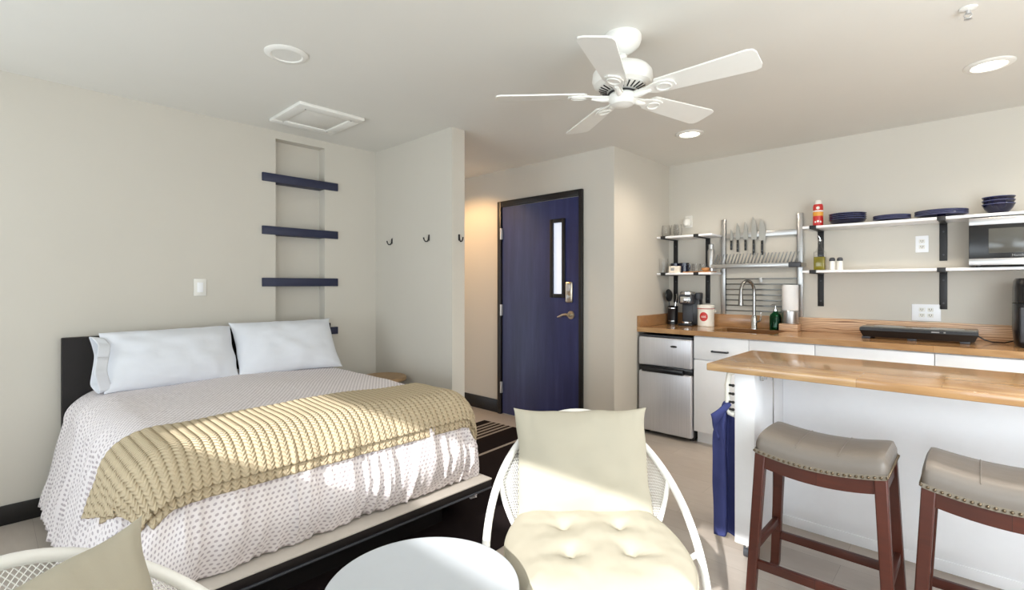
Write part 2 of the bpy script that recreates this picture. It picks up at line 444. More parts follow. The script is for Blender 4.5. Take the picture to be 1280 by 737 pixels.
# entry door
d = struct(thing('door_1', '', '', (-3.0065, DY, 0)))
for k in ('label', 'category'): del d[k]
hw, ht = 0.469, 2.064
m = MB()
G0, G1, GZ0, GZ1 = 0.184, 0.286, 1.21, 1.853         # vision pane
m.box(-hw, G0, -.012, .0, .012, ht); m.box(G1, hw, -.012, .0, .012, ht); m.box(G0, G1, -.012, .0, .012, GZ0); m.box(G0, G1, -.012, .0, GZ1, ht)
struct(m.build('door_leaf', 'door', d, smooth=0))
m = MB()
m.box(-hw - .055, -hw - .004, -.03, 0, 0, ht + .06, .004); m.box(hw + .004, hw + .04, -.03, 0, 0, ht + .06, .004); m.box(-hw - .004, hw + .004, -.03, 0, ht + .005, ht + .06, .004)
struct(m.build('door_frame', 'black', d))
m = MB(); b = .034
m.box(G0 - b, G0, -.028, -.01, GZ0 - b, GZ1 + b, .004); m.box(G1, G1 + b, -.028, -.01, GZ0 - b, GZ1 + b, .004)
m.box(G0, G1, -.028, -.01, GZ0 - b, GZ0, .004); m.box(G0, G1, -.028, -.01, GZ1, GZ1 + b, .004)
struct(m.build('vision_frame', 'black', d))
struct(MB().box(G0, G1, -.006, -.002, GZ0, GZ1).build('vision_pane', 'door_pane', d, smooth=0))
for z in (.27, 1.04, 1.80):
    struct(MB().box(-hw - .012, -hw + .012, -.036, -.012, z - .055, z + .055, .003).cyl((-hw, -.036, z - .055), (-hw, -.036, z + .055), .007, n=10).build('hinge', 'hinge', d))
struct(MB().box(.328, .405, -.034, -.012, 1.135, 1.318, .012, 3).build('lock_plate', 'nickel', d))
struct(MB().box(.345, .388, -.04, -.033, 1.235, 1.30, .004).cyl((.367, -.03, 1.185), (.367, -.046, 1.185), .016, n=20).box(.362, .372, -.06, -.045, 1.165, 1.205, .003).build('lock_cover', 'hinge', d))
m = MB().cyl((.385, -.012, 1.025), (.385, -.024, 1.025), .036, n=28).cyl((.385, -.024, 1.025), (.385, -.06, 1.025), .014, n=16)
m.tube([(.385, -.06, 1.025), (.36, -.064, 1.03), (.325, -.062, 1.025), (.29, -.058, 1.01), (.265, -.056, 1.005)], [.013, .013, .011, .010, .007], 12)
struct(m.build('lever_handle', 'nickel', d))

# ------------------------------------------------------------------ bed and bedding
bed = thing('bed', 'low dark platform bed with black headboard against the left wall', 'bed', (-2.8, 1.09, 0))
def bl(x, y): return (x + 2.8, y - 1.09)
HB0, HB1 = 0.296, 1.886
MB().box(LX + .016 + 2.8, LX + .07 + 2.8, HB0 - 1.09, HB1 - 1.09, 0.0, 0.99, .006).build('headboard', 'espresso', bed)
FX = -1.925                                          # front edge of the platform
m = MB().box(LX + .07 + 2.8, FX + 2.8, 0.30 - 1.09, 1.885 - 1.09, 0.20, 0.236, .003)
m.build('platform', 'espresso', bed)
MB().box(-2.2 + 2.8, FX + 2.8 + .002, .30 - 1.09, 1.885 - 1.09, .2365, .2445, .002).build('foot_ledge', 'ledge', bed)['label'] = 'pale beige ledge along the foot'
MB().box(FX + 2.8 - .03, FX + 2.8 + .004, .30 - 1.09, 1.885 - 1.09, .19, .1995, .002).build('edge_strip', 'slate', bed)
MB().box(-3.6 + 2.8, -2.12 + 2.8, .5 - 1.09, 1.7 - 1.09, .0095, .1995).build('plinth', 'black', bed)
MB().box(LX + .075 + 2.8, -2.05 + 2.8, .39 - 1.09, 1.79 - 1.09, .246, .60, .05, 4).build('mattress', 'pillow', bed)

ZT, RR = 0.69, 0.17
CX, CY0, CY1 = -2.17, 0.49, 1.72                     # flat part of the duvet ends here
HX = -3.73
def hem(th, left=True):                                         # th 0: foot, pi/2: a side -> (drop below the shoulder, flare)
    k = sstep(0.15, 1.1, th)
    return 0.268 * (1 - k) + 0.43 * k, 0.02 * (1 - k) + (0.11 if left else 0.03) * k
def drape(r, th, left=True):
    q = RR * PI / 2
    if r <= q:
        a = r / RR; return RR * math.sin(a), ZT - RR * (1 - math.cos(a))
    drop, fl = hem(th, left); t = r - q
    tt = min(1.3, t / drop)
    foot = 1 - sstep(0.3, 1.1, th)
    out = RR + fl * tt + foot * (0.045 * math.sin(min(tt, 1) * PI) - 0.025 * tt * tt)
    return out, ZT - RR - t
def bed_point(px, py, off=0.0, fold=1.0):
    """px, py: flat cloth coordinates (unrolled)."""
    a = max(0, px - CX); sgn = 1 if py > CY1 else -1
    b = max(0, py - CY1) if py > CY1 else max(0, CY0 - py)
    bx, by = min(px, CX), min(max(py, CY0), CY1)
    r = math.hypot(a, b)
    crown = 0.022 * math.sin(PI * sstep(CY0 - .1, CY1 + .1, by)) * sstep(CX + .25, CX - .4, px)
    n1 = noise.noise(Vector((px * 2.2, py * 2.2, 3.1))) * 0.009 + noise.noise(Vector((px * 7, py * 7, 1.3))) * 0.0035
    if r < 1e-6:
        return Vector((bx, by, ZT + crown + n1 + off))
    th = math.atan2(b, a)
    def base(rr):
        o, z = drape(rr, th, sgn < 0); return o, z
    o, z = base(r); o2, z2 = base(r + 0.004)
    t = Vector((o2 - o, 0, z2 - z)).normalized(); nrm = (-t.z, t.x)    # outward normal in (out, z)
    # hanging folds
    s = (by if b == 0 else py) if th < PI / 4 else bx
    along = py if a > 0 and b == 0 else (px if a == 0 else th * 0.5 + py)
    fo = sstep(.06, .24, r) * fold
    w = noise.noise(Vector((along * 9, r * 1.8, 7))) * 0.020 + (1 - abs(noise.noise(Vector((along * 17 + r * 1.2, r * 1.6, 2))))) ** 3 * 0.022 - 0.012 + noise.noise(Vector((along * 40, r * 9, 5))) * 0.003
    w *= fo
    o += nrm[0] * (w + n1 + off); z += nrm[1] * (w + n1 + off) + crown
    return Vector((bx + math.cos(th) * o, by + sgn * math.sin(th) * o, max(z, 0.035)))
def hem_len(th): return RR * PI / 2 + hem(th)[0]
NXf, NXc, NY = 80, 70, 150
def duvet_uv(u, v):
    # u along the length, v across; square parameters on the overhang become polar at the corners
    Lf = 0.55
    x = HX + u * (CX - HX) / 0.7 if u <= 0.7 else None
    du = (u - 0.7) / 0.3 if u > 0.7 else 0
    if v < 0.2: dv = (0.2 - v) / 0.2; y = None; sg = -1
    elif v > 0.8: dv = (v - 0.8) / 0.2; y = None; sg = 1
    else: dv = 0; y = CY0 + (v - 0.2) / 0.6 * (CY1 - CY0); sg = 0
    if du == 0 and dv == 0: return x, y
    th = math.atan2(dv, du); r = max(du, dv) * hem_len(th)
    px = (CX if x is None else x) + r * math.cos(th)
    py = y if y is not None else ((CY1 + r * math.sin(th)) if sg > 0 else (CY0 - r * math.sin(th)))
    if x is not None: px = x
    return px, py
m = MB().grid(lambda u, v: bed_point(*duvet_uv(u, v)), 190, 260, uv=lambda u, v: duvet_uv(u, v))
du = m.build('duvet', 'duvet', smooth=80)
sol = du.modifiers.new('thick', 'SOLIDIFY'); sol.thickness = 0.02; sol.offset = -1
tag(du, 'pale duvet with small grey dot pattern spread over the bed', 'duvet')

# knitted throw: ribs run head to foot, two layers at the front edge
def throw_pt(u, v, off, x0a, x1a, yl, yr):
    yl = yl + 0.20 * u * sstep(0.5, 0.0, v)
    py = yl + (yr - yl) * v
    skew = 0.04 * (py - 1.2)
    px0 = x0a - skew * 0.6
    # the hanging left end is pulled together a little
    k = sstep(0.60, 0.10, py)
    px = px0 + (x1a - px0) * u
    px = px + k * (0.18 * u - 0.16)
    rib = abs(math.sin(PI * py / 0.031))
    p = bed_point(px, py, off + 0.0030 * rib ** 0.8 + 0.004 * noise.noise(Vector((px * 5, py * 5, 9))), fold=0.35)
    return p
def throw_uvf(x0a, x1a, yl, yr):
    def f(u, v):
        y0 = yl + 0.20 * u * sstep(0.5, 0.0, v)
        return x0a + (x1a - x0a) * u, y0 + (yr - y0) * v
    return f
tw = thing('throw_blanket', 'chunky beige ribbed knit throw laid across the foot of the bed', 'blanket', (-2.3, 1.1, 0))
inv = Matrix.Translation((2.3, -1.1, 0))
A = (-2.43, -1.955, 0.07, 2.20)
m = MB().grid(lambda u, v: throw_pt(u, v, 0.022, *A), 70, 620, uv=throw_uvf(*A)).xf(inv)
o = m.build('upper_layer', 'knit', tw, smooth=80); s_ = o.modifiers.new('thick', 'SOLIDIFY'); s_.thickness = 0.012; s_.offset = -1
A2 = (-2.20, -1.918, 0.12, 2.18)
m = MB().grid(lambda u, v: throw_pt(u, v, 0.009, *A2), 40, 620, uv=throw_uvf(*A2)).xf(inv)
o = m.build('under_fold', 'knit', tw, smooth=80); s_ = o.modifiers.new('thick', 'SOLIDIFY'); s_.thickness = 0.008; s_.offset = -1

def pillow(name, label, cat, w, h, t, mat, origin, right, up, pinch=0.06, ear=0.0, seed=0, group=None, sag=0.0, wr=0.008, wrf=3.0, gather=0.0):
    """origin: middle of the bottom edge; right / up: world axes; thickness along right x up"""
    right = Vector(right).normalized(); up = Vector(up); up = (up - right * up.dot(right)).normalized(); nrm = right.cross(up)
    mtx = Matrix((( right.x, up.x, nrm.x, origin[0]), (right.y, up.y, nrm.y, origin[1]), (right.z, up.z, nrm.z, origin[2]), (0, 0, 0, 1)))
    root = thing(name, label, cat, (0, 0, 0), 0, group); root.matrix_world = mtx
    N = 48
    def f(side):
        def g(a, b):
            u, v = 2 * a - 1, 2 * b - 1
            # denser near the rim
            u = math.sin(u * PI / 2); v = math.sin(v * PI / 2)
            x = w / 2 * u * (1 - pinch * (1 - v * v) ** 1 + ear * abs(v) ** 8)
            y = h / 2 * v * (1 - pinch * (1 - u * u) ** 1 + ear * abs(u) ** 8)
            th = t / 2 * ((1 - abs(u) ** 2.6) * (1 - abs(v) ** 2.6)) ** 0.55
            nn = noise.noise(Vector((u * wrf + seed, v * wrf, side))) * wr
            rad = (math.exp(-7 * (1 - abs(v))) * noise.noise(Vector((u * 11 + seed, 3, side))) * gather) + math.exp(-6 * (1 - abs(v))) * noise.noise(Vector((u * 9 + seed, 0, 5 + side))) * wr * 1.3
            z = side * (th + (nn + rad) * (1 - max(abs(u), abs(v)) ** 6))
            x += noise.noise(Vector((v * 2 + seed, u, 4))) * 0.008; y += noise.noise(Vector((u * 2 + seed, v, 8))) * 0.008
            y -= sag * (1 - u * u) * (v + 1) / 2
            return Vector((x, y + h / 2, z))
        return g
    m = MB().grid(f(1), N, N); m.grid(f(-1), N, N)
    bmesh.ops.remove_doubles(m.bm, verts=m.bm.verts, dist=0.0006)
    m.build('cover', mat, root, smooth=80)
    return root, mtx
# bed pillows lean on the headboard
pw, _ = pillow('bed_pillow', 'white bed pillow on the left with open pillowcase end', 'pillow', 0.68, 0.37, 0.20, 'pillow', (-3.47, 0.785, 0.695), (0, 1, 0), (-0.50, 0, 0.86), pinch=0.02, seed=1, group='pillows on the bed', wr=0.014)
# turned-in mouth of the case at the left end
def mouth(u, v):
    a = 2 * PI * v
    sx = -0.315 - 0.055 * u + 0.012 * math.sin(3 * a)
    hh = 0.150 + 0.012 * u; tt = 0.085 + 0.012 * u
    return Vector((sx, 0.180 + hh * math.sin(a) + 0.01 * math.sin(5 * a), tt * math.cos(a) * (1 - 0.2 * u * math.sin(a)) + 0.006 * math.sin(7 * a)))
o = MB().grid(mouth, 8, 60).build('case_flap', 'pillow', pw, smooth=80); s_ = o.modifiers.new('thick', 'SOLIDIFY'); s_.thickness = .004
pillow('bed_pillow', 'white bed pillow on the right beside the round wooden table', 'pillow', 0.68, 0.40, 0.19, 'pillow', (-3.44, 1.46, 0.695), (0.05, 1, 0), (-0.55, 0, 0.85), pinch=0.035, ear=0.03, seed=6, group='pillows on the bed', wr=0.014)

# ------------------------------------------------------------------ rug, floating shelves, hooks, switch
rg = MB().box(-.80, .80, -1.43, 1.43, 0.001, 0.009, .002).build('rug', 'rug')
rg.location = (-2.52, 1.88, 0); rg.rotation_euler = (0, 0, math.radians(4))
tag(rg, 'dark brown rug with thin white stripes under the bed', 'rug')
zs = ((2.054, 2.116, 'top'), (1.664, 1.725, 'second from top'), (1.28, 1.343, 'third from top'), (0.892, 0.95, 'lowest, half hidden by the headboard'))
for z0, z1, w in zs:
    m = MB().box(-.0595, -.044, -.294, .294, 0, z1 - z0, .003).box(-.148, -.0595, -.192, .183, 0, z1 - z0, .002)
    o = m.build('floating_shelf', 'navy_paint'); o.location = (LX + .06, 1.682, z0)
    tag(o, 'navy floating shelf across the wall niche, %s' % w, 'shelf', 'navy shelves in the niche')
def hook(label, loc, rz):
    t = thing('coat_hook', label, 'hook', loc, rz, 'black hooks on the partition wall')
    MB().box(-.008, .008, -.006, 0, -.02, .028, .003).build('back_plate', 'black_metal', t)
    MB().tube([(0, -.004, .022), (0, -.008, -.012), (0, -.018, -.026), (0, -.032, -.026), (0, -.042, -.012), (0, -.045, .004)], [.005, .005, .005, .005, .005, .006], 10).build('prong', 'black_metal', t)
hook('small black coat hook on the partition wall, nearest the corner', (-3.562, HY, 1.652), math.radians(-20))
hook('small black coat hook in the middle of the partition wall', (-3.06, HY, 1.648), math.radians(-20))
hook('small black coat hook on the narrow end of the partition wall', (-2.79, HY + .065, 1.636), math.radians(90))
t = thing('light_switch', 'white rocker light switch on the left wall above the bed', 'switch', (LX, .993, 1.274), PI / 2)
MB().box(-.037, .037, -.007, 0, -.058, .058, .004).build('plate', 'ivory', t); MB().box(-.017, .017, -.011, -.006, -.033, .033, .002).build('rocker', 'white', t)

# round wooden side table behind the bed
t = thing('side_table', 'round brown wooden side table in the corner behind the bed', 'table', (-3.38, 2.125, 0))
MB().lathe([(0, .55), (.175, .55), (.18, .555), (.18, .575), (.175, .58), (0, .58)], 40).build('tabletop', 'tan_wood', t)
for k in range(3):
    a = 2 * PI * k / 3 + .4
    MB().cyl((.10 * math.cos(a), .10 * math.sin(a), .55), (.15 * math.cos(a), .15 * math.sin(a), 0), .016, .011, 12).build('leg', 'tan_wood', t)

# ------------------------------------------------------------------ ceiling: fan, lamps, hatch, sprinkler
fan = thing('ceiling_fan', 'white five-blade ceiling fan with vented round motor', 'ceiling fan', (-1.20, 2.02, CE))
MB().lathe([(0, 0), (.083, 0), (.086, -.008), (.086, -.025), (.078, -.048), (.05, -.072), (.028, -.085), (0, -.085)], 36).build('canopy', 'white_fan', fan)
MB().cyl((0, 0, -.09), (0, 0, -.16), .013, n=16).sphere((0, 0, -.10), .022).build('downrod', 'white_fan', fan)
MB().lathe([(0, -.125), (.03, -.125), (.07, -.134), (.118, -.154), (.135, -.175), (.138, -.205), (.13, -.228), (.112, -.240), (.112, -.242), (.055, -.261), (0, -.261)], 48).build('motor_housing', 'white_fan', fan)
m = MB()
for k in range(26):
    a = 2 * PI * k / 26; c_, s_ = math.cos(a), math.sin(a)
    mt = Matrix.Rotation(a, 4, 'Z') @ Matrix.Translation((.088, 0, -.2515)) @ Matrix.Rotation(math.radians(-18.4), 4, 'Y')
    m.box(-.019, .019, -.0026, .0026, -.002, .002, mtx=mt)
m.build('vent_slots', 'black_metal', fan)
MB().lathe([(0, -.25), (.05, -.25), (.052, -.262), (.045, -.266), (.058, -.27), (.064, -.28), (.062, -.30), (.05, -.318), (.025, -.326), (0, -.327)], 36).build('switch_housing', 'white_fan', fan)
MB().lathe([(.047, -.2645), (.0655, -.2645), (.0655, -.2685), (.047, -.2685)], 36).build('shadow_ring', 'black_metal', fan)
BZ = -.276
for k in range(5):
    a = math.radians(3 + 72 * k)
    mt = Matrix.Rotation(a, 4, 'Z') @ Matrix.Translation((0, 0, BZ)) @ Matrix.Rotation(math.radians(-11), 4, 'X')
    outl = []
    L0, L1, w0, w1 = .175, .585, .052, .072
    pts = [(L0, -w0), (L1 - .03, -w1), (L1 - .008, -w1 + .008), (L1, -w1 + .03), (L1, w1 - .03), (L1 - .008, w1 - .008), (L1 - .03, w1), (L0, w0), (L0 - .012, w0 - .02), (L0 - .012, -w0 + .02)]
    bl_ = MB().prism(pts, .000, .007).xf(mt).build('blade', 'white_fan', fan)
    m = MB()
    ir = [(.06, -.016), (.12, -.02), (.16, -.036), (.20, -.042), (.235, -.034), (.25, -.015), (.25, .015), (.235, .034), (.20, .042), (.16, .036), (.12, .02), (.06, .016)]
    m.prism(ir, -.008, -.0005)
    m.tube([(.20 + .032 * math.cos(q * 2 * PI / 16), .027 * math.sin(q * 2 * PI / 16), -.009) for q in range(16)], .004, 8, closed=True)
    m.tube([(.05, 0, -.012), (.09, 0, -.014), (.14, 0, -.009)], [.012, .013, .008], 10)
    m.xf(mt).build('blade_iron', 'white_fan', bl_)
def can(label, x, y, lit):
    t = thing('recessed_light', label, 'ceiling light', (x, y, CE), 0, 'round recessed ceiling lights')
    MB().lathe([(.068, -.001), (.102, -.001), (.102, -.004), (.092, -.010), (.074, -.012), (.068, -.006)], 40).build('trim_ring', 'white_fan', t)
    MB().lathe([(0, -.002), (.07, -.002), (.07, -.007), (0, -.0075)], 32).build('lens', 'lamp_lit' if lit else 'lamp_off', t)
    if lit: lamp('can_lamp', 'SPOT', (0, 0, -.03), lit, (1.0, 0.86, 0.70), (0, 0, -1), parent=t, spot_size=math.radians(150), spot_blend=0.8, shadow_soft_size=.06)
can('unlit recessed ceiling light above the bed', -2.51, 1.03, 0)
can('lit recessed ceiling light near the hallway corner beside the fan', -1.60, 3.67, 26)
can('lit recessed ceiling light above the microwave shelves', .04, 3.59, 34)
# hallway lamp round the corner (hidden from the photograph by the partition)
lamp('hallway_lamp', 'SPOT', (-3.80, 2.88, 2.36), 36, (1.0, 0.60, 0.27), (-.05, .33, -1), spot_size=math.radians(125), spot_blend=0.5, shadow_soft_size=.05)
t = thing('ceiling_hatch', 'white framed access hatch in the ceiling above the niche', 'hatch', (-3.325, 1.57, CE))
m = MB(); a, b, c, e = .245, .225, .165, .15
m.box(-a, -c, -b, b, -.022, 0, .005); m.box(c, a, -b, b, -.022, 0, .005); m.box(-c, c, -b, -e, -.022, 0, .005); m.box(-c, c, e, b, -.022, 0, .005)
m.build('frame', 'white_fan', t)
MB().box(-c, c, -e, e, -.013, 0, .002).build('panel', 'ceil', t)
for sx in (-1, 1):
    for sy in (-1, 1): MB().cyl((sx * (c + .01), sy * (e + .008), -.020), (sx * (c + .01), sy * (e + .008), -.024), .005, n=10).build('screw', 'tag', t)
t = thing('sprinkler_head', 'small white sprinkler head on the ceiling at upper right', 'sprinkler', (-.032, 2.80, CE))
MB().lathe([(0, 0), (.03, 0), (.03, -.004), (.012, -.01), (0, -.01)], 24).build('escutcheon', 'white_fan', t)
MB().cyl((0, 0, -.008), (0, 0, -.025), .008, n=12).tube([(.008, 0, -.02), (.012, 0, -.032), (0, 0, -.045)], .002, 6).tube([(-.008, 0, -.02), (-.012, 0, -.032), (0, 0, -.045)], .002, 6).cyl((0, 0, -.045), (0, 0, -.047), .013, n=16).build('nozzle', 'hinge', t)

# ------------------------------------------------------------------ bistro table and the two hoop chairs
t = thing('bistro_table', 'small round white metal bistro table between the two chairs', 'table', (-1.065, .79, 0))
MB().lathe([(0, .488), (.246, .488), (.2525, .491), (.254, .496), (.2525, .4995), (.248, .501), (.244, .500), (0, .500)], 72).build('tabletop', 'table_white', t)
for k in range(3):
    a = 2 * PI * k / 3 + .9
    MB().tube([(.11 * math.cos(a), .11 * math.sin(a), .489), (.12 * math.cos(a), .12 * math.sin(a), .30), (.20 * math.cos(a), .20 * math.sin(a), .012)], .010, 12).sphere((.2 * math.cos(a), .2 * math.sin(a), .012), .012).build('leg', 'white_metal', t)
MB().tube([(.135 * math.cos(2 * PI * k / 32), .135 * math.sin(2 * PI * k / 32), .24) for k in range(32)], .006, 8, closed=True).build('brace_ring', 'white_metal', t)

HZ, HA, HB = .40, .355, .385
def hoop_pt(a, k=1.0):                               # a: 90 deg = top of the back (local -y)
    return Vector((HA * math.cos(a) * k, -HB * math.sin(a) * k, HZ + .372 * math.sin(a) * k))
SR = .245
def seat_pt(a, r=SR, z=.375): return Vector((r * math.cos(a), .03 - r * math.sin(a), z))
def make_chair(label, loc, rz):
    t = thing('hoop_chair', label, 'chair', loc, rz, 'white hoop chairs at the bistro table')
    MB().tube([hoop_pt(2 * PI * k / 96) for k in range(96)], .0135, 14, closed=True).build('hoop_frame', 'white_metal', t)
    MB().tube([seat_pt(2 * PI * k / 60) for k in range(60)], .0095, 12, closed=True).build('seat_ring', 'white_metal', t)
    MB().lathe([(0, .372), (SR - .004, .372), (SR - .004, .377), (0, .377)], 40, c=(0, .03)).build('seat_plate', 'white_metal', t)
    a0, a1 = math.radians(28), math.radians(152)
    def back(u, v, k=0):
        a = a0 + (a1 - a0) * u
        p, q = hoop_pt(a, .985), seat_pt(a, SR, .385)
        m_ = (p + q) / 2 + Vector((math.cos(a) * .03, -math.sin(a) * .03 - .02, -.03))
        return (1 - v) ** 2 * q + 2 * v * (1 - v) * m_ + v * v * p
    # woven lattice: diagonal cells
    bm = bmesh.new(); nu, nv = 116, 56; V = {}
    for i in range(nu + 1):
        for j in range(nv + 1):
            if (i + j) % 2 == 0: V[i, j] = bm.verts.new(back(i / nu, j / nv))
    for i in range(nu):
        for j in range(nv + 1):
            if (i + j) % 2 == 1 and all(k in V for k in ((i - 1, j), (i, j - 1), (i + 1, j), (i, j + 1)) if k[0] >= 0):
                q = [(i - 1, j), (i, j - 1), (i + 1, j), (i, j + 1)]
                q = [k for k in q if k in V]
                if len(q) >= 3: bm.faces.new([V[k] for k in q])
    mb = MB(); mb.bm.free(); mb.bm = bm
    o = mb.build('woven_back', 'white_metal', t, smooth=0)
    w = o.modifiers.new('wire', 'WIREFRAME'); w.thickness = .0032; w.use_even_offset = False
    for a in (a0, a1):
        MB().tube([back((a - a0) / (a1 - a0), v / 12) for v in range(13)], .009, 10).build('back_tube', 'white_metal', t)
    for s_ in (0, PI):
        h, q = hoop_pt(s_), seat_pt(s_)
        MB().tube([h, (h + q) / 2 + Vector((0, 0, -.004)), q], .0095, 10).build('side_strut', 'white_metal', t)
    h, q = hoop_pt(-PI / 2 + .0, 1), seat_pt(-PI / 2)
    for s_ in (-1, 1):
        q = seat_pt(PI / 2 + s_ * .6)
        MB().tube([q, (q.x * 1.25, q.y - .06, .2), (q.x * 1.35, q.y - .09, .012)], .011, 12).build('rear_leg', 'white_metal', t)
        q = seat_pt(-PI / 2 + s_ * .45); a = -PI / 2 + s_ * .5
        MB().tube([q, hoop_pt(a)], .0095, 10).build('front_strut', 'white_metal', t)
    return t
CH1, R1 = (-.93, 1.38), math.radians(-46 - 90)
c1 = make_chair('white metal hoop chair facing the camera with cream cushions', (*CH1, 0), R1)
CH2, R2 = (-.99, .18), math.radians(33 - 90)
dup_thing(c1, 'white metal hoop chair cut off at the lower left corner', (*CH2, 0), R2)

def chair_axes(c, r):
    f = Vector((-math.sin(r), math.cos(r), 0)); s_ = Vector((math.cos(r), math.sin(r), 0))
    return Vector((c[0], c[1], 0)), f, s_
C, f, s_ = chair_axes(CH1, R1)
# seat cushion, tufted
def seat_cushion(label, c, f, s_, zb):
    t = thing('seat_cushion', label, 'cushion', (c.x, c.y, zb), math.atan2(s_.y, s_.x), 'cream chair cushions')
    tuf = [(-.095, .085), (.095, .085), (-.095, -.085), (.095, -.085)]
    W_, D_ = .275, .275
    def top(sd):
        def g(a, b):
            u, v = math.sin((2 * a - 1) * PI / 2), math.sin((2 * b - 1) * PI / 2)
            # square to disc-like (rounded at the front, squarer at the back)
            k = math.sqrt(max(0, 1 - .5 * v * v)); q = math.sqrt(max(0, 1 - .5 * u * u))
            x, y = W_ * u * (.35 + .65 * k) * 1.06, D_ * v * (.35 + .65 * q) * 1.06
            e = max(abs(u), abs(v))
            th = .058 * (1 - e ** 3.0) ** .5
            z = .05 + sd * th
            if sd > 0:
                for tx, ty in tuf:
                    d_ = math.hypot(x - tx, y - ty)
                    z -= .018 * math.exp(-(d_ / .024) ** 2) + .014 * math.exp(-(d_ / .07) ** 2)
                for q, (tx, ty) in enumerate(tuf):
                    for k in range(5):
                        an = 2 * PI * k / 5 + q * 1.1 + .4; L_ = .055 + .02 * ((k * 7 + q * 3) % 3)
                        px, py = math.cos(an), math.sin(an); tt = max(0, min(L_, (x - tx) * px + (y - ty) * py))
                        d_ = math.hypot(x - tx - tt * px, y - ty - tt * py); z -= .006 * (1 - tt / L_) * math.exp(-(d_ / .008) ** 2)
                z += .005 * noise.noise(Vector((x * 14, y * 14, 2))) * (1 - e ** 4) + .003 * noise.noise(Vector((x * 40, y * 25, 5))) * (1 - e ** 4)
            return Vector((x, y, z))
        return g
    m = MB().grid(top(1), 64, 64); m.grid(top(-1), 64, 64); bmesh.ops.remove_doubles(m.bm, verts=m.bm.verts, dist=.0006)
    m.build('cover', 'cushion', t, smooth=80)
    ring = []
    for q in range(4):
        for k in range(20):
            e = -1 + 2 * k / 20
            u, v = ((e, -1), (1, e), (-e, 1), (-1, -e))[q]
            kk = math.sqrt(max(0, 1 - .5 * v * v)); qq = math.sqrt(max(0, 1 - .5 * u * u))
            ring.append((W_ * u * (.35 + .65 * kk) * 1.06, D_ * v * (.35 + .65 * qq) * 1.06, .05))
    MB().tube(ring, .004, 8, closed=True).build('piping', 'cushion', t)
    return t
seat_cushion('tufted cream seat cushion on the chair facing the camera', C + f * .045, f, s_, .385)
o_ = C - f * .15 + Vector((0, 0, .43)) + s_ * .0
pillow('back_cushion', 'square cream cushion leaning on the chair back, half in sun', 'cushion', .50, .40, .13, 'cushion', o_, s_, -f * .36 + Vector((0, 0, 1)), pinch=.035, ear=.035, seed=3, group='cream chair cushions', wr=.008, gather=.022)
C, f, s_ = chair_axes(CH2, R2)
seat_cushion('cream seat cushion on the chair at the lower left', C + f * .045, f, s_, .385)
pc = Vector((-1.13, .045, .365))
pillow('back_cushion', 'cream cushion standing tilted in the chair at the lower left', 'cushion', .47, .44, .13, 'cushion', pc + f * .06, s_, -f * .22 + Vector((0, 0, 1)), pinch=.035, ear=.035, seed=9, group='cream chair cushions', wr=.008)

# ------------------------------------------------------------------ kitchen island, towel, stools
isl = thing('kitchen_island', 'white kitchen island on casters with butcher block top', 'kitchen island', (-.1, 2.73, 0))
def il(x, y): return x + .1, y - 2.73
MB().box(-.962 + .1, .80 + .1, 2.40 - 2.73, 3.06 - 2.73, .877, .911, .004, 3).build('top', 'butcher', isl)
MB().box(-.848 + .1, -.757 + .1, 2.45 - 2.73, 2.985 - 2.73, .065, .8765, .004).build('end_panel', 'white', isl)
MB().box(.66 + .1, .75 + .1, 2.45 - 2.73, 2.985 - 2.73, .065, .8765, .004).build('end_panel', 'white', isl)
MB().box(-.757 + .1, .66 + .1, 2.905 - 2.73, 2.93 - 2.73, .035, .8765, .002).build('back_panel', 'white', isl)
MB().box(-.757 + .1, .66 + .1, 2.899 - 2.73, 2.906 - 2.73, .025, .075, .002).build('bottom_rail', 'white', isl)
m = MB()
for k in range(3): m.box(-.757 + .1, .66 + .1, 2.93 - 2.73, 3.03 - 2.73, (.075, .36, .62)[k], (.095, .38, .64)[k])
m.build('shelf_boards', 'white', isl)
for sx in (-.80, .705):
    for sy in (2.475, 2.94):
        x, y = il(sx, sy)
        cs = MB().cyl((x, y, .066), (x, y, .054), .016, n=14).box(x - .016, x + .016, y - .006, y + .012, .03, .055, .003).build('caster', 'chrome', isl)
        MB().cyl((x - .011, y + .008, .027), (x + .011, y + .008, .027), .0265, n=24).build('wheel', 'slate', cs)
x, y = il(-.72, 2.55)
MB().box(x - .037, x - .02, y - .03, y + .03, .835, .872, .004).cyl((x - .03, y, .862), (x + .012, y, .862), .007, n=12).sphere((x + .014, y, .862), .012).cyl((x + .014, y, .86), (x + .014, y, .12), .0035, n=8).build('support_rod', 'chrome', isl)['label'] = 'thin chrome rod inside the end panel'
rk = thing('hook_rail', 'curved white hook rail on the left end of the island', 'hook rail', (-.848, 2.455, .75))
m = MB(); m.loft([[Vector((-.006 - d_, y_, z_)) for y_, d_ in ((-.004, 0), (.03, 0), (.03, .010), (-.004, .010))] for z_ in (.125, .10)], False, False)
MB().tube([(-.004, .008, .125), (-.028, .006, .112), (-.036, .004, .06), (-.036, .004, -.02), (-.034, .004, -.06), (-.026, .004, -.075), (-.004, .006, -.082)], .0125, 12).build('rail', 'cream_enamel', rk)
m.bm.free()
for z_ in (.06, .02, -.02, -.055):
    MB().cyl((-.024, -.004, z_), (-.006, -.006, z_), .0055, n=12).sphere((-.006, -.006, z_), .0075).build('peg', 'black_metal', rk)
MB().tube([(-.036, .03, .06), (-.052, .035, .045), (-.062, .04, .05)], .004, 8).build('side_hook', 'cream_enamel', rk)
tw = thing('hand_towel', 'navy blue terry towel hanging from the island hook rail', 'towel', (-.902, 2.475, .74))
R3 = Vector((.728, .685, 0))
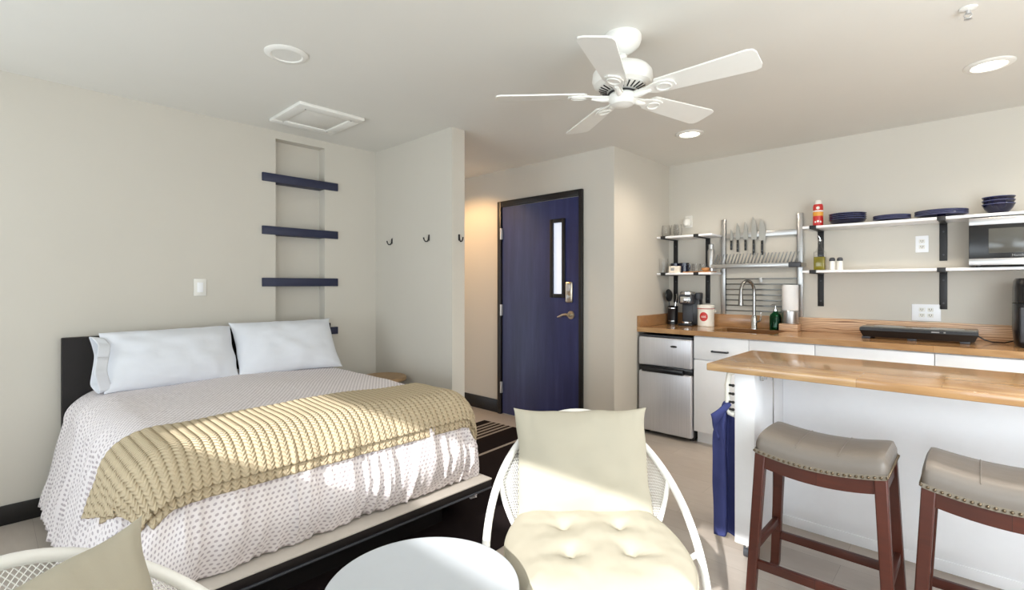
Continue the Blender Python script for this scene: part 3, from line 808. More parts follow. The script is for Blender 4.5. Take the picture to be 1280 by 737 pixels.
def towel(u, v):
    z = -v * .665
    wdt = .030 + .085 * sstep(0, .22, v) + .018 * v
    e = (u - .5) * 2
    ph = e * 5.2
    dep = (.010 + .016 * sstep(0, .3, v)) * math.sin(ph + .5 + v * .8)
    dep += .006 * noise.noise(Vector((u * 5, v * 4, 1)))
    lat = e * wdt / 2 + .006 * noise.noise(Vector((u * 3, v * 3, 4))) + .018 * v
    p = R3 * lat + Vector((-.685, .728, 0)) * (dep - .012)
    return Vector((p.x, p.y, z + .010 * math.sin(u * 5) * (v) + .04 * (1 - v) * (-(e * e))))
o = MB().grid(towel, 48, 70).build('hanging_cloth', 'towel', tw, smooth=80); q = o.modifiers.new('thick', 'SOLIDIFY'); q.thickness = .008; q.offset = 0
def flap(u, v):
    p0 = Vector((0.005, 0, -.01)); tip = Vector((-.085, 0, -.070)); lo = Vector((-.040, 0, -.200))
    a_ = p0.lerp(tip, v); b_ = Vector((.02, 0, -.04)).lerp(lo, v)
    p = a_.lerp(b_, u); dep = -.028 - .018 * math.sin(u * PI * 1.5 + v * 1.5)
    w_ = R3 * p.x + Vector((-.685, .728, 0)) * (dep + .004)
    return Vector((w_.x, w_.y, p.z))
o = MB().grid(flap, 16, 16).build('folded_corner', 'towel', tw, smooth=80); q = o.modifiers.new('thick', 'SOLIDIFY'); q.thickness = .008; q.offset = 0

def make_stool(label, loc, rz=0):
    t = thing('bar_stool', label, 'stool', loc, rz, 'leather saddle stools at the island')
    W2, D2 = .215, .155
    sad = lambda x: .026 * (x / W2) ** 2
    # leather saddle: profile lofted along x
    rings = []
    NX = 28
    for i in range(NX + 1):
        e = -1 + 2 * i / NX; x = W2 * (math.sin(e * PI / 2) * .35 + e * .65)
        k = max(0.0, 1 - abs(e) ** 16) ** .5 if abs(e) < 1 else 0
        ins = .016 * (1 - k)
        zc = sad(x); ring = []
        prof = [(-1, 0), (-1.005, .02), (-.985, .042), (-.93, .056), (-.8, .064), (-.4, .069), (0, .0705), (.4, .069), (.8, .064), (.93, .056), (.985, .042), (1.005, .02), (1, 0)]
        for yy, zz in prof:
            ring.append(Vector((x, yy * (D2 - ins), .602 + zc + zz * (0.55 + .45 * k))))
        rings.append(ring)
    m = MB().loft(rings)
    m.build('seat', 'leather', t, smooth=50)
    # stitched seams and the nail band
    m = MB()
    for xs in (-.07, .07):
        m.tube([(xs, D2 * y_, .602 + sad(xs) + z_ + .0005) for y_, z_ in ((-.93, .056), (-.8, .0645), (-.4, .0695), (0, .071), (.4, .0695), (.8, .0645), (.93, .056))], .0018, 6)
    m.build('seams', 'leather', t)
    path = []
    for i in range(25): x = -W2 + 2 * W2 * i / 24; path.append((x, -D2 - .001))
    for i in range(1, 17): path.append((W2 + .001, -D2 + 2 * D2 * i / 16))
    for i in range(1, 25): x = W2 - 2 * W2 * i / 24; path.append((x, D2 + .001))
    for i in range(1, 16): path.append((-W2 - .001, D2 - 2 * D2 * i / 16))
    n = len(path); m = MB()
    lo = [Vector((x, y, .588 + sad(x))) for x, y in path]; hi = [Vector((x, y, .606 + sad(x))) for x, y in path]
    inn = .98
    m.loft([lo, hi], False, False)
    m.build('nail_band', 'welt', t)
    m = MB(); 
    for i, (x, y) in enumerate(path):
        if abs(y) > D2 or i % 1 == 0: m.sphere((x * 1.004, y * 1.006, .597 + sad(x)), .0052, 8, scale=(1, 1, 1))
    m.build('nailheads', 'bronze', t)
    # splayed legs
    for sx in (-1, 1):
        for sy in (-1, 1):
            top = Vector((sx * .196, sy * .135, .612)); bot = Vector((sx * .228, sy * .168, 0))
            a = .0195
            rings = []
            for f_ in (0, .5, .93, 1):
                p = top.lerp(bot, f_); 
                if f_ == 1: p = p + Vector((sx * .008, sy * .006, 0))
                w = a * (1 - .12 * f_)
                rings.append([p + Vector((dx * w, dy * w, 0)) for dx, dy in ((-1, -1), (1, -1), (1, 1), (-1, 1))])
            o = MB().loft(rings).build('leg', 'mahogany', t, smooth=25)
            bv = o.modifiers.new('bev', 'BEVEL'); bv.width = .004; bv.segments = 2
    at = lambda sx, sy, z: Vector((sx * .196, sy * .135, .612)).lerp(Vector((sx * .228, sy * .168, 0)), (.612 - z) / .612)
    for sy in (-1, 1):                               # curved aprons front and back
        rings = []
        for i in range(13):
            x = -.185 + .37 * i / 12; zc = sad(x) * 1.1
            y = sy * .137
            rings.append([Vector((x, y - .011, .535 + zc)), Vector((x, y + .011, .535 + zc)), Vector((x, y + .011, .605 + sad(x))), Vector((x, y - .011, .605 + sad(x)))])
        MB().loft(rings).build('apron', 'mahogany', t, smooth=25)
    for sx in (-1, 1):
        MB().box(sx * .198 - .01, sx * .198 + .01, -.12, .12, .55, .615).build('apron', 'mahogany', t)
    def bar(p, q, h, w):
        d_ = (q - p); l_ = d_.length; mt = Matrix.Translation((p + q) / 2) @ d_.to_track_quat('X', 'Z').to_matrix().to_4x4()
        return MB().box(-l_ / 2, l_ / 2, -w, w, -h, h, .003, mtx=mt).build('stretcher', 'mahogany', t)
    bar(at(-1, -1, .17), at(1, -1, .17), .017, .011); bar(at(-1, 1, .17), at(1, 1, .17), .017, .011)
    bar(at(-1, -1, .235), at(-1, 1, .235), .017, .011); bar(at(1, -1, .235), at(1, 1, .235), .017, .011)
    return t
st = make_stool('grey leather saddle stool nearest the left end of the island', (-.445, 2.29, 0))
dup_thing(st, 'grey leather saddle stool at the right edge of the photo', (.075, 2.30, 0))

# ------------------------------------------------------------------ kitchen run
ct = thing('countertop', 'continuous glossy wooden countertop along the kitchen wall', 'countertop', (-.2, 4.25, .92))
def kx(x): return x + .2
S0, S1, SY0, SY1 = -1.585, -1.12, 4.035, 4.40
m = MB(); z0 = -.04
m.box(kx(-2.194), kx(.455), 3.94 - 4.25, SY0 - 4.25, z0, 0, .002); m.box(kx(-2.194), kx(.455), SY1 - 4.25, KY - .001 - 4.25, z0, 0)
m.box(kx(-2.194), kx(S0), SY0 - 4.25, SY1 - 4.25, z0, 0); m.box(kx(S1), kx(.455), SY0 - 4.25, SY1 - 4.25, z0, 0)
m.build('slab', 'counter', ct, smooth=0)
MB().box(kx(-2.194), kx(-1.20), KY - .03 - 4.25, KY - .001 - 4.25, .0005, .109, .002).build('backsplash', 'splash', ct)
MB().box(kx(-1.20), kx(.455), KY - .034 - 4.25, KY - .001 - 4.25, .0005, .109, .002).build('backsplash', 'plank', ct)['label'] = 'paler splash board with bold grain'
MB().box(kx(-2.194), kx(-2.166), 3.94 - 4.25, KY - .031 - 4.25, .0005, .098, .002).build('side_splash', 'splash', ct)
MB().box(kx(-1.182), kx(-1.045), 4.415 - 4.25, KY - .035 - 4.25, .0005, .058, .003).build('back_ledge', 'plank', ct)
sk = thing('sink', 'undermount steel sink below the faucet', 'sink', (-1.3525, 4.2175, .88))
a, b = (S1 - S0) / 2, (SY1 - SY0) / 2
m = MB(); m.box(-a - .012, -a, -b - .012, b + .012, -.19, -.001); m.box(a, a + .012, -b - .012, b + .012, -.19, -.001); m.box(-a, a, -b - .012, -b, -.19, -.001); m.box(-a, a, b, b + .012, -.19, -.001); m.box(-a, a, -b, b, -.19, -.18)
m.build('basin', 'steel', sk, smooth=0); MB().cyl((0, 0, -.1805), (0, 0, -.177), .04, n=24).build('drain', 'chrome', sk)

def cabinet(label, x0, x1, split=False, handle=False):
    t = thing('base_cabinet', label, 'cabinet', ((x0 + x1) / 2, 4.25, 0), 0, 'white base cabinets under the counter')
    h = (x1 - x0) / 2
    MB().box(-h + .001, h - .001, 3.975 - 4.25, KY - .005 - 4.25, .10, .68).box(-h + .001, h - .001, 3.975 - 4.25, 4.02 - 4.25, .68, .878).build('body', 'white', t, smooth=0)
    MB().box(-h + .001, h - .001, 4.03 - 4.25, 4.06 - 4.25, 0, .0995).build('toe_kick', 'white', t, smooth=0)
    dr = MB().box(-h + .002, h - .002, 3.955 - 4.25, 3.974 - 4.25, .692, .872, .002).build('drawer', 'white', t)
    MB().tube([(-.06, 3.953 - 4.25, .765), (-.06, 3.93 - 4.25, .765), (.06, 3.93 - 4.25, .765), (.06, 3.953 - 4.25, .765)], .0075, 10).build('handle', 'slate', dr)
    if split:
        MB().box(-h + .002, -.0015, 3.955 - 4.25, 3.974 - 4.25, .105, .685, .002).build('door', 'white', t); MB().box(.0015, h - .002, 3.955 - 4.25, 3.974 - 4.25, .105, .685, .002).build('door', 'white', t)
    else: MB().box(-h + .002, h - .002, 3.955 - 4.25, 3.974 - 4.25, .105, .685, .002).build('door', 'white', t)
    return t
cabinet('white base cabinet with drawer and dark handle beside the fridge', -1.69, -1.265)
cabinet('white base cabinet below the faucet, behind the island corner', -1.265, -.829)
cabinet('wide white base cabinet below the black cooktop', -.829, -.195, True)
cabinet('white base cabinet below the air fryer at the right edge', -.195, .44, True)

fr = thing('mini_fridge', 'stainless two-door mini fridge under the counter end', 'fridge', (-1.935, 4.23, 0))
MB().box(-.238, .235, 3.99 - 4.23, 4.53 - 4.23, .02, .862, .006).build('body', 'black_plastic', fr)
MB().box(-.24, .236, 3.932 - 4.23, 3.986 - 4.23, .035, .548, .012, 3).build('lower_door', 'fridge_steel', fr)
MB().box(-.24, .236, 3.932 - 4.23, 3.986 - 4.23, .60, .842, .012, 3).build('freezer_door', 'fridge_steel', fr)
MB().box(-.24, .236, 3.955 - 4.23, 3.986 - 4.23, .551, .597, .003).build('gap_strip', 'black_plastic', fr)
MB().box(-.20, .17, 3.915 - 4.23, 3.958 - 4.23, .545, .585, .006).build('handle', 'black_plastic', fr)
MB().box(-.24, .236, 3.94 - 4.23, 3.986 - 4.23, .846, .860, .003).build('top_trim', 'slate', fr)
bd = MB().prism([(.03 * math.cos(2 * PI * k / 24) + .085, .009 * math.sin(2 * PI * k / 24)) for k in range(24)], -.0005, .0015, Matrix.Translation((0, 3.9318 - 4.23, .775)) @ FRONT).build('badge', 'black', fr)
m = MB()
for sx in (-.2, .2):
    for sy in (-.2, .26): m.cyl((sx, sy, 0), (sx, sy, .03), .02, n=12)
m.build('feet', 'black', fr)

# faucet
t = thing('faucet', 'chrome gooseneck kitchen faucet with pull-down spray', 'faucet', (-1.378, 4.445, .92))
MB().lathe([(0, 0), (.028, 0), (.028, .006), (.024, .012), (.024, .09), (.020, .105), (.014, .115), (0, .115)], 24).build('base', 'chrome', t)
dv = Vector((-.55, -.83, 0)).normalized()
pts = [(0, 0, .11), (0, 0, .30)] + [tuple(dv * (.065 * (1 - math.cos(k * PI / 12))) + Vector((0, 0, .31 + .095 * math.sin(k * PI / 12)))) for k in range(1, 13)]
MB().tube(pts, .0135, 14).build('neck', 'faucet_nickel', t)
e = Vector(pts[-1]); MB().tube([e, e + Vector((0, 0, -.05)), e + Vector((0, 0, -.11))], [.014, .018, .021], 16).build('spray_head', 'faucet_nickel', t)
MB().tube([(.022, 0, .06), (.05, -.01, .07), (.058, -.012, .14)], [.010, .008, .006], 10).build('lever', 'chrome', t)
# soap bottle
t = thing('soap_bottle', 'green glass soap dispenser with pump beside the faucet', 'bottle', (-1.22, 4.465, .92))
MB().lathe([(.0, 0), (.040, 0), (.043, .004), (.043, .105), (.038, .125), (.018, .145), (.016, .155), (.012, .155), (.015, .143), (.035, .122), (.040, .104), (.040, .006), (0, .004)], 32).build('bottle_glass', 'green_glass', t)
MB().lathe([(0, .006), (.0385, .006), (.0385, .098), (0, .098)], 32).build('liquid', 'green_liquid', t)
MB().lathe([(0, .155), (.018, .155), (.018, .170), (.008, .172), (.006, .20), (0, .20)], 20).tube([(0, 0, .197), (0, 0, .207), (-.012, -.02, .209), (-.022, -.036, .200)], [.007, .008, .006, .005], 10).build('pump', 'chrome', t)
# paper towel on its steel holder
t = thing('paper_towel_holder', 'steel paper towel holder with a white roll', 'paper towel', (-1.112, 4.492 - .018, .979))
MB().lathe([(0, 0), (.059, 0), (.06, .004), (.06, .10), (.057, .104), (0, .104)], 40).build('holder_cup', 'steel', t)
MB().lathe([(0, .105), (.056, .105), (.0595, .11), (.0595, .308), (.056, .312), (.02, .312), (.02, .306), (0, .306)], 40).build('roll', 'paper', t)
# canister with red badge
t = thing('canister', 'white enamel canister with round red badge on the counter', 'canister', (-1.79, 4.452, .92))
MB().lathe([(0, 0), (.068, 0), (.071, .004), (.071, .160), (0, .160)], 48).build('body', 'cream_enamel', t)
MB().lathe([(.070, .155), (.0735, .156), (.0735, .160), (.070, .161)], 48).build('rim_line', 'red', t)
MB().lathe([(0, .161), (.073, .161), (.074, .165), (.074, .185), (.07, .192), (0, .193)], 48).build('lid', 'cream_enamel', t)
m = MB().tube([(-.070, 0, .145), (-.085, 0, .148), (-.09, 0, .138), (-.085, 0, .13), (-.070, 0, .132)], .004, 8); m.tube([(.070, 0, .145), (.085, 0, .148), (.09, 0, .138), (.085, 0, .13), (.070, 0, .132)], .004, 8); m.build('ear_handles', 'cream_enamel', t)
ang0 = math.radians(-84)
def on_can(p, off=.0008): return Vector(((.071 + off) * math.cos(ang0 + p.x / .071), (.071 + off) * math.sin(ang0 + p.x / .071), p.y))
m = MB(); rings = []
for rr in (.0001, .01, .02, .03, .036): rings.append([on_can(Vector((rr * math.cos(2 * PI * k / 40), .088 + rr * 1.12 * math.sin(2 * PI * k / 40))), .0008) for k in range(40)])
bdg = m.loft(rings, False, False).build('badge', 'red', t); bdg['label'] = 'round red badge'
tx = text_mesh('lettering', 'eat', .034, 'cream_enamel', bdg, Matrix.Identity(4), .0002)
for v in tx.data.vertices: p = on_can(Vector((v.co.x, v.co.y + .09)), .0014 + v.co.z); v.co = p
# coffee maker
t = thing('coffee_maker', 'black pod coffee maker with chrome band on the counter', 'coffee maker', (-1.945, 4.44, .92), math.radians(8))
MB().box(-.055, .105, -.02, .09, 0, .27, .018, 3).build('tower', 'black_plastic', t)
MB().box(-.062, .060, -.115, .02, .0, .022, .008, 2).build('drip_base', 'black_plastic', t)
MB().lathe([(0, .022), (.045, .022), (.048, .026), (.048, .038), (.04, .040), (0, .040)], 28, c=(0, -.062)).build('drip_tray', 'chrome', t)
MB().box(-.062, .062, -.105, .04, .195, .285, .02, 4).build('brew_head', 'slate', t)
MB().lathe([(.055, .285), (.063, .285), (.063, .305), (.05, .312), (0, .313)], 32, c=(0, -.035)).build('lid_band', 'chrome', t)
MB().box(-.045, .045, -.1065, -.10, .21, .265, .004).build('front_plate', 'chrome', t)
MB().box(-.045, .045, -.03, -.02, .04, .19, .004).build('splash_guard', 'slate', t)
MB().box(.062, .11, -.03, .08, .235, .30, .012, 3).build('water_lid', 'slate', t)
# utensil crock
t = thing('utensil_holder', 'black cylindrical utensil holder in the counter corner', 'utensil holder', (-2.105, 4.455, .92))
MB().lathe([(0, 0), (.046, 0), (.046, .006), (0, .006)], 28).build('holder_base', 'black_metal', t)
MB().lathe([(.040, .004), (.047, .004), (.047, .168), (.049, .172), (.045, .172), (.043, .168), (.042, .01), (.040, .006)], 36).build('holder_wall', 'black_plastic', t)
for z in (.03, .15): MB().lathe([(.0472, z), (.0482, z), (.0482, z + .006), (.0472, z + .006)], 36).build('band', 'chrome', t)
def utensil(label, x, y, lean, kind, mat):
    u = thing('ladle' if kind == 'ladle' else ('spatula' if kind == 'turner' else 'spoon'), label, 'utensil', (-2.105 + x, 4.455 + y, .93), 0, 'utensils in the holder')
    top = Vector((lean[0], lean[1], .20)); MB().tube([(0, 0, .002), top * .5, top], [.006, .005, .005], 8).build('handle', mat, u)
    d_ = top.normalized(); mt = Matrix.Translation(top + d_ * .05) @ d_.to_track_quat('Z', 'Y').to_matrix().to_4x4()
    if kind == 'ladle': MB().sphere((0, 0, .012), .068, 24, scale=(1, .25, .88)).xf(mt).build('bowl', mat, u)
    elif kind == 'turner': MB().box(-.035, .035, -.002, .002, -.05, .05, .002).xf(mt).build('blade', mat, u)
    else: MB().sphere((0, 0, -.01), .03, 16, scale=(.8, .25, 1.3)).xf(mt).build('bowl', mat, u)
utensil('large black ladle standing up in the utensil holder', -.018, -.012, (-.012, .0, 0), 'ladle', 'black_plastic')
utensil('steel spoon inside the black utensil holder', .018, -.012, (.012, .01, -.0), 'spoon', 'chrome')

# ------------------------------------------------------------------ shelves with brackets
def bracket(label, x, zt, group):
    t = thing('shelf_bracket', label, 'bracket', (x, KY, zt), 0, group)
    MB().box(-.021, .021, -.006, -.0005, -.262, -.001, .001).build('wall_plate', 'black_metal', t)
    MB().box(-.017, .017, -.268, -.006, -.007, -.001, .001).build('arm', 'black_metal', t)
    MB().box(-.022, .022, -.274, -.2665, -.007, .0205, .001).box(-.022, .022, -.2665, -.240, .0186, .0215, .001).build('lip', 'black_metal', t)
    for z in (-.06, -.22): MB().cyl((0, -.006, z), (0, -.009, z), .006, n=12).build('screw', 'slate', t)
    return t
def board(label, x0, x1, z, mat='white'):
    o = MB().box((x0 - x1) / 2, (x1 - x0) / 2, -.2665, -.0075, 0, .018, .002).build('wall_shelf', mat); o.location = ((x0 + x1) / 2, KY, z)
    return tag(o, label, 'shelf', 'white shelf boards on the kitchen wall')
ZU, ZL = 1.720, 1.383
board('short white upper shelf left of the dish rack, with wine glasses', -2.19, -1.68, ZU); board('short white lower shelf left of the dish rack, with mugs', -2.19, -1.68, ZL)
board('long white upper shelf with navy plates and bowls', -.985, .62, ZU); board('long white lower shelf carrying the microwave', -.985, .62, ZL)
for x, w in ((-2.125, 'left end'), (-1.815, 'right end')):
    bracket('black bracket under the short upper shelf, %s' % w, x, ZU, 'black shelf brackets'); bracket('black bracket under the short lower shelf, %s' % w, x, ZL, 'black shelf brackets')
for x, w in ((-.915, 'beside the dish rack'), (-.178, 'left of the microwave'),):
    bracket('black bracket under the long upper shelf, %s' % w, x, ZU, 'black shelf brackets'); bracket('black bracket under the long lower shelf, %s' % w, x, ZL, 'black shelf brackets')
SU, SL = ZU + .018, ZL + .018                        # shelf surfaces

# steel wall rack
t = thing('wall_rack', 'stainless wall rack with dish drainer and slatted grid above the sink', 'rack', (-1.36, KY, 1.03))
rx = lambda x: x + 1.36
for x in (-1.669, -1.058):
    m = MB().box(rx(x) - .020, rx(x) + .020, -.026, -.0005, 0, .845, .003); m.build('upright', 'steel', t)
    MB().box(rx(x) + (.018 if x < -1.3 else -.022), rx(x) + (.022 if x < -1.3 else -.018), -.0265, -.02, .01, .84).build('slot_edge', 'slate', t)
MB().box(rx(-1.649), rx(-1.078), -.022, -.010, .672, .718, .003).build('knife_bar', 'steel', t)
dr = MB().box(rx(-1.70), rx(-1.01), -.235, -.222, .405, .437, .004).box(rx(-1.70), rx(-1.01), -.04, -.027, .405, .437, .004).box(rx(-1.70), rx(-1.688), -.222, -.04, .405, .437).box(rx(-1.022), rx(-1.01), -.222, -.04, .405, .437).build('drainer_frame', 'steel', t)
for k in range(24):
    x = rx(-1.675) + k * .0272
    MB().tube([(x, -.225, .439), (x + .03, -.225, .52), (x + .03, -.215, .523), (x, -.20, .44), (x, -.045, .44)], .0032, 6).build('prong', 'dark_steel', t)
MB().box(rx(-1.07) - .02, rx(-1.07) + .065, -.240, -.205, .400, .441, .006).build('end_bracket', 'slate', t)
for k in range(7):
    z = .035 + k * .0465
    MB().box(rx(-1.649), rx(-1.078), -.020, -.012, z - .006, z + .006, .002).build('slat', 'dark_steel', t)
MB().box(rx(-1.37), rx(-1.345), -.0235, -.0205, .28, .325, .002).build('center_clip', 'hinge', t)
def knife(label, x, z0, L, blade, bw, seed):
    t = thing('knife', label, 'knife', (x, KY - .0235, z0), 0, 'knives on the magnetic bar')
    hl = L - blade
    MB().box(-.0095, .0095, -.012, -.001, 0, hl, .004, 2).build('handle', 'black_plastic', t)
    pr = [(-bw * .5, hl - .002), (bw * .5, hl - .002), (bw * .5, hl + blade * .45), (bw * .3, hl + blade * .8), (-bw * .22, hl + blade), (-bw * .42, hl + blade * .75), (-bw * .5, hl + blade * .3)]
    MB().prism(pr, .0005, .0028, FRONT).build('blade', 'knife_steel', t)
    for q in (.3, .7): MB().cyl((0, -.012, hl * q), (0, -.0128, hl * q), .003, n=8).build('rivet', 'chrome', t)
for a in (('smallest paring knife, first from the left on the magnetic bar', -1.597, 1.60, .185, .10, .024), ('utility knife, second from the left on the magnetic bar', -1.543, 1.58, .257, .15, .034),
          ('carving knife, third from the left on the magnetic bar', -1.477, 1.59, .255, .16, .036), ('longest chef knife, fourth from the left on the magnetic bar', -1.41, 1.548, .333, .20, .044),
          ('broad chef knife with riveted handle, rightmost on the magnetic bar', -1.343, 1.545, .31, .185, .052)):
    knife(*a, 0)

# ------------------------------------------------------------------ things on the shelves
def place_copy(o, label, loc, rz=0): return dup_thing(o, label, loc, rz)
# wine glasses
t = thing('wine_glass', 'stemless clear wine glass on the upper shelf, nearest the side wall', 'glass', (-2.155, 4.42, SU), 0, 'clear glasses on the short shelves')
MB().lathe([(0, 0), (.026, 0), (.036, .02), (.041, .05), (.038, .085), (.032, .115), (.030, .115), (.036, .085), (.039, .05), (.034, .022), (.024, .004), (0, .004)], 32).build('bowl', 'glass', t)
place_copy(t, 'stemless clear wine glass in the middle of the upper shelf row', (-2.085, 4.45, SU)); place_copy(t, 'stemless clear wine glass at the right of the upper shelf row', (-2.03, 4.40, SU))
t = thing('air_freshener', 'white plug-in air freshener on the wall above the short shelf', 'air freshener', (-1.995, KY, 1.888))
MB().box(-.035, .035, -.006, 0, -.055, .055, .004).build('plate', 'ivory', t)
MB().lathe([(0, -.045), (.03, -.043), (.038, -.02), (.034, .015), (.018, .03), (0, .032)], 24, c=(0, -.045)).build('warmer', 'ivory', t)
t = thing('tumbler', 'clear tumbler at the left end of the mug shelf', 'glass', (-2.163, 4.38, SL), 0, 'clear glasses on the short shelves')
MB().lathe([(0, 0), (.036, 0), (.045, .135), (.0425, .135), (.034, .008), (0, .008)], 28).build('wall', 'glass', t)
def mug(label, x, y, rz, z=SL):
    t = thing('mug', label, 'mug', (x, y, z), rz, 'navy mugs on the short shelf')
    MB().lathe([(0, 0), (.036, 0), (.042, .006), (.043, .06), (.0445, .092), (.0415, .092), (.040, .06), (.038, .01), (0, .008)], 32).build('body', 'navy_glaze', t)
    MB().tube([(.041, 0, .075), (.062, 0, .074), (.071, 0, .052), (.063, 0, .027), (.041, 0, .022)], .006, 10).build('handle', 'navy_glaze', t)
    return t
mug('navy mug behind the printed carton', -2.085, 4.47, 2.2); mug('navy mug right of the printed carton', -1.985, 4.44, -.4); 
mug('navy mug at the back against the kitchen wall', -2.03, 4.515, .9)
t = thing('carton', 'small printed carton in front of the navy mugs', 'box', (-2.035, 4.35, SL), .15)
MB().box(-.05, .05, -.022, .022, 0, .062, .002).build('carton_body', 'beige_card', t); MB().box(-.03, .0, -.0226, -.0221, .02, .045).build('printed_panel', 'tag', t)
for k, (x, w) in enumerate(((-1.925, 'left'), (-1.862, 'middle'), (-1.80, 'right'))):
    if k == 0:
        sg = thing('shot_glass', 'small clear glass on the wooden tray, %s of three' % w, 'glass', (x, 4.42, SL + .0105), 0, 'clear glasses on the short shelves')
        MB().lathe([(0, 0), (.024, 0), (.029, .07), (.027, .07), (.022, .006), (0, .006)], 24).build('wall', 'glass', sg)
    else: place_copy(sg, 'small clear glass on the wooden tray, %s of three' % w, (x, 4.42, SL + .0105))
tr = MB().box(-.125, .125, -.075, .075, 0, .010, .003).build('wooden_tray', 'bamboo'); tr.location = (-1.83, 4.41, SL); tag(tr, 'flat wooden tray under the small glasses', 'tray')
t = thing('wooden_bowl', 'little wooden bowl at the right end of the tray', 'bowl', (-1.755, 4.36, SL + .0105))
MB().lathe([(0, 0), (.02, 0), (.034, .014), (.036, .03), (.032, .03), (.02, .008), (0, .006)], 24).build('bowl_wall', 'bamboo', t)
t = thing('thermos', 'tall steel thermos bottle at the right end of the short shelf', 'bottle', (-1.745, 4.46, SL))
MB().lathe([(0, 0), (.03, 0), (.031, .004), (.031, .19), (.024, .21), (0, .21)], 28).build('body', 'steel', t); MB().lathe([(0, .21), (.022, .21), (.022, .25), (.018, .255), (0, .255)], 24).build('cap', 'hinge', t)
# spray can
t = thing('spray_can', 'red spray can with yellow band at the left end of the long shelf', 'spray can', (-.902, 4.405, SU))
MB().lathe([(0, 0), (.033, 0), (.0345, .004), (.0345, .155), (.030, .172), (0, .172)], 36).build('can_body', 'red', t)
MB().lathe([(.0345, .082), (.0352, .082), (.0352, .112), (.0345, .112)], 36).build('band', 'yellow', t)
MB().lathe([(.0345, .114), (.0351, .114), (.0351, .124), (.0345, .124)], 36).build('stripe', 'ivory', t)
MB().lathe([(0, .172), (.022, .172), (.022, .195), (.016, .205), (0, .206)], 24).build('cap', 'ivory', t)
a0_ = math.radians(-80)
def on_spray(x, z, off=.0006): a = a0_ + x / .0345; return Vector(((.0345 + off) * math.cos(a), (.0345 + off) * math.sin(a), z))
m = MB()
for xx, zz, rr in ((0, .142, .010), (-.018, .036, .006), (0, .040, .007), (.018, .036, .006)):
    m.loft([[on_spray(xx + r_ * (1 + .35 * (k % 2)) * math.cos(2 * PI * k / 16), zz + r_ * (1 + .35 * (k % 2)) * math.sin(2 * PI * k / 16)) for k in range(16)] for r_ in (.0001, rr)], False, False)
m.build('white_marks', 'ivory', t)
# plate and bowl stacks
def stack(name, cat, what, prof, step, n, x, y, group, where):
    names = ['bottom', 'second from bottom', 'third from bottom', 'fourth from bottom', 'fifth from bottom']; src = None
    for k in range(n):
        w = 'topmost' if k == n - 1 else names[k]
        lab = '%s, %s of the stack %s' % (what, w, where)
        if src is None:
            src = thing(name, lab, cat, (x, y, SU), 0, group); MB().lathe(prof, 48).build('dish', 'navy_glaze', src)
            MB().lathe([(prof[len(prof) // 2 - 1][0] - .0005, prof[len(prof) // 2 - 1][1]), (prof[len(prof) // 2][0] + .0012, prof[len(prof) // 2][1] - .002), (prof[len(prof) // 2][0] + .0008, prof[len(prof) // 2][1] + .0006), (prof[len(prof) // 2][0] - .002, prof[len(prof) // 2][1] + .0006)], 48).build('rim', 'rim_glaze', src)
        else: dup_thing(src, lab, (x, y, SU + k * step), 0)
M['rim_glaze'] = plain('worn_blue_rim', rgb(84, 88, 122), 0.15, var=0.1)
stack('pasta_bowl', 'bowl', 'wide navy pasta bowl', [(0, 0), (.07, 0), (.085, .006), (.108, .022), (.116, .038), (.118, .042), (.113, .042), (.104, .026), (.08, .010), (0, .008)], .0135, 4, -.715, 4.42, 'navy pasta bowls', 'beside the red can')
stack('side_plate', 'plate', 'small navy plate', [(0, 0), (.06, 0), (.075, .004), (.10, .014), (.108, .019), (.109, .021), (.104, .021), (.075, .008), (0, .006)], .0078, 4, -.45, 4.42, 'navy side plates', 'in the middle of the shelf')
stack('dinner_plate', 'plate', 'large navy dinner plate', [(0, 0), (.08, 0), (.10, .005), (.13, .018), (.139, .024), (.140, .026), (.134, .026), (.10, .010), (0, .007)], .0085, 4, -.185, 4.42, 'navy dinner plates', 'left of the bowls')
stack('cereal_bowl', 'bowl', 'small deep navy bowl', [(0, 0), (.035, 0), (.04, .005), (.065, .035), (.077, .062), (.078, .066), (.074, .066), (.06, .036), (.036, .010), (0, .008)], .0225, 3, .092, 4.42, 'navy cereal bowls', 'above the microwave')
# oil bottle, shakers
t = thing('oil_bottle', 'clear square bottle of olive oil with pourer on the lower shelf', 'bottle', (-.89, 4.405, SL))
MB().box(-.037, .037, -.037, .037, 0, .145, .008, 3).lathe([(.030, .144), (.022, .165), (.013, .185), (.013, .225), (0, .225)], 20).build('bottle_glass', 'glass', t)
MB().box(-.0355, .0355, -.0355, .0355, .004, .105, .006, 2).build('oil_fill', 'oil', t)
MB().lathe([(0, .225), (.014, .225), (.014, .237), (.006, .24), (0, .24)], 16).tube([(0, 0, .238), (0, 0, .25), (-.010, -.012, .272)], [.005, .004, .003], 8).build('pourer', 'chrome', t)
t = thing('salt_shaker', 'small glass shaker with steel cap beside the oil bottle', 'shaker', (-.812, 4.42, SL), 0, 'pair of shakers')
MB().lathe([(0, 0), (.020, 0), (.0205, .003), (.019, .07), (0, .07)], 24).build('body', 'ivory', t); MB().lathe([(0, .07), (.0195, .07), (.0195, .088), (.012, .097), (0, .098)], 24).build('cap', 'slate', t)
dup_thing(t, 'small glass shaker with steel cap, right one of the pair', (-.762, 4.42, SL), 0)
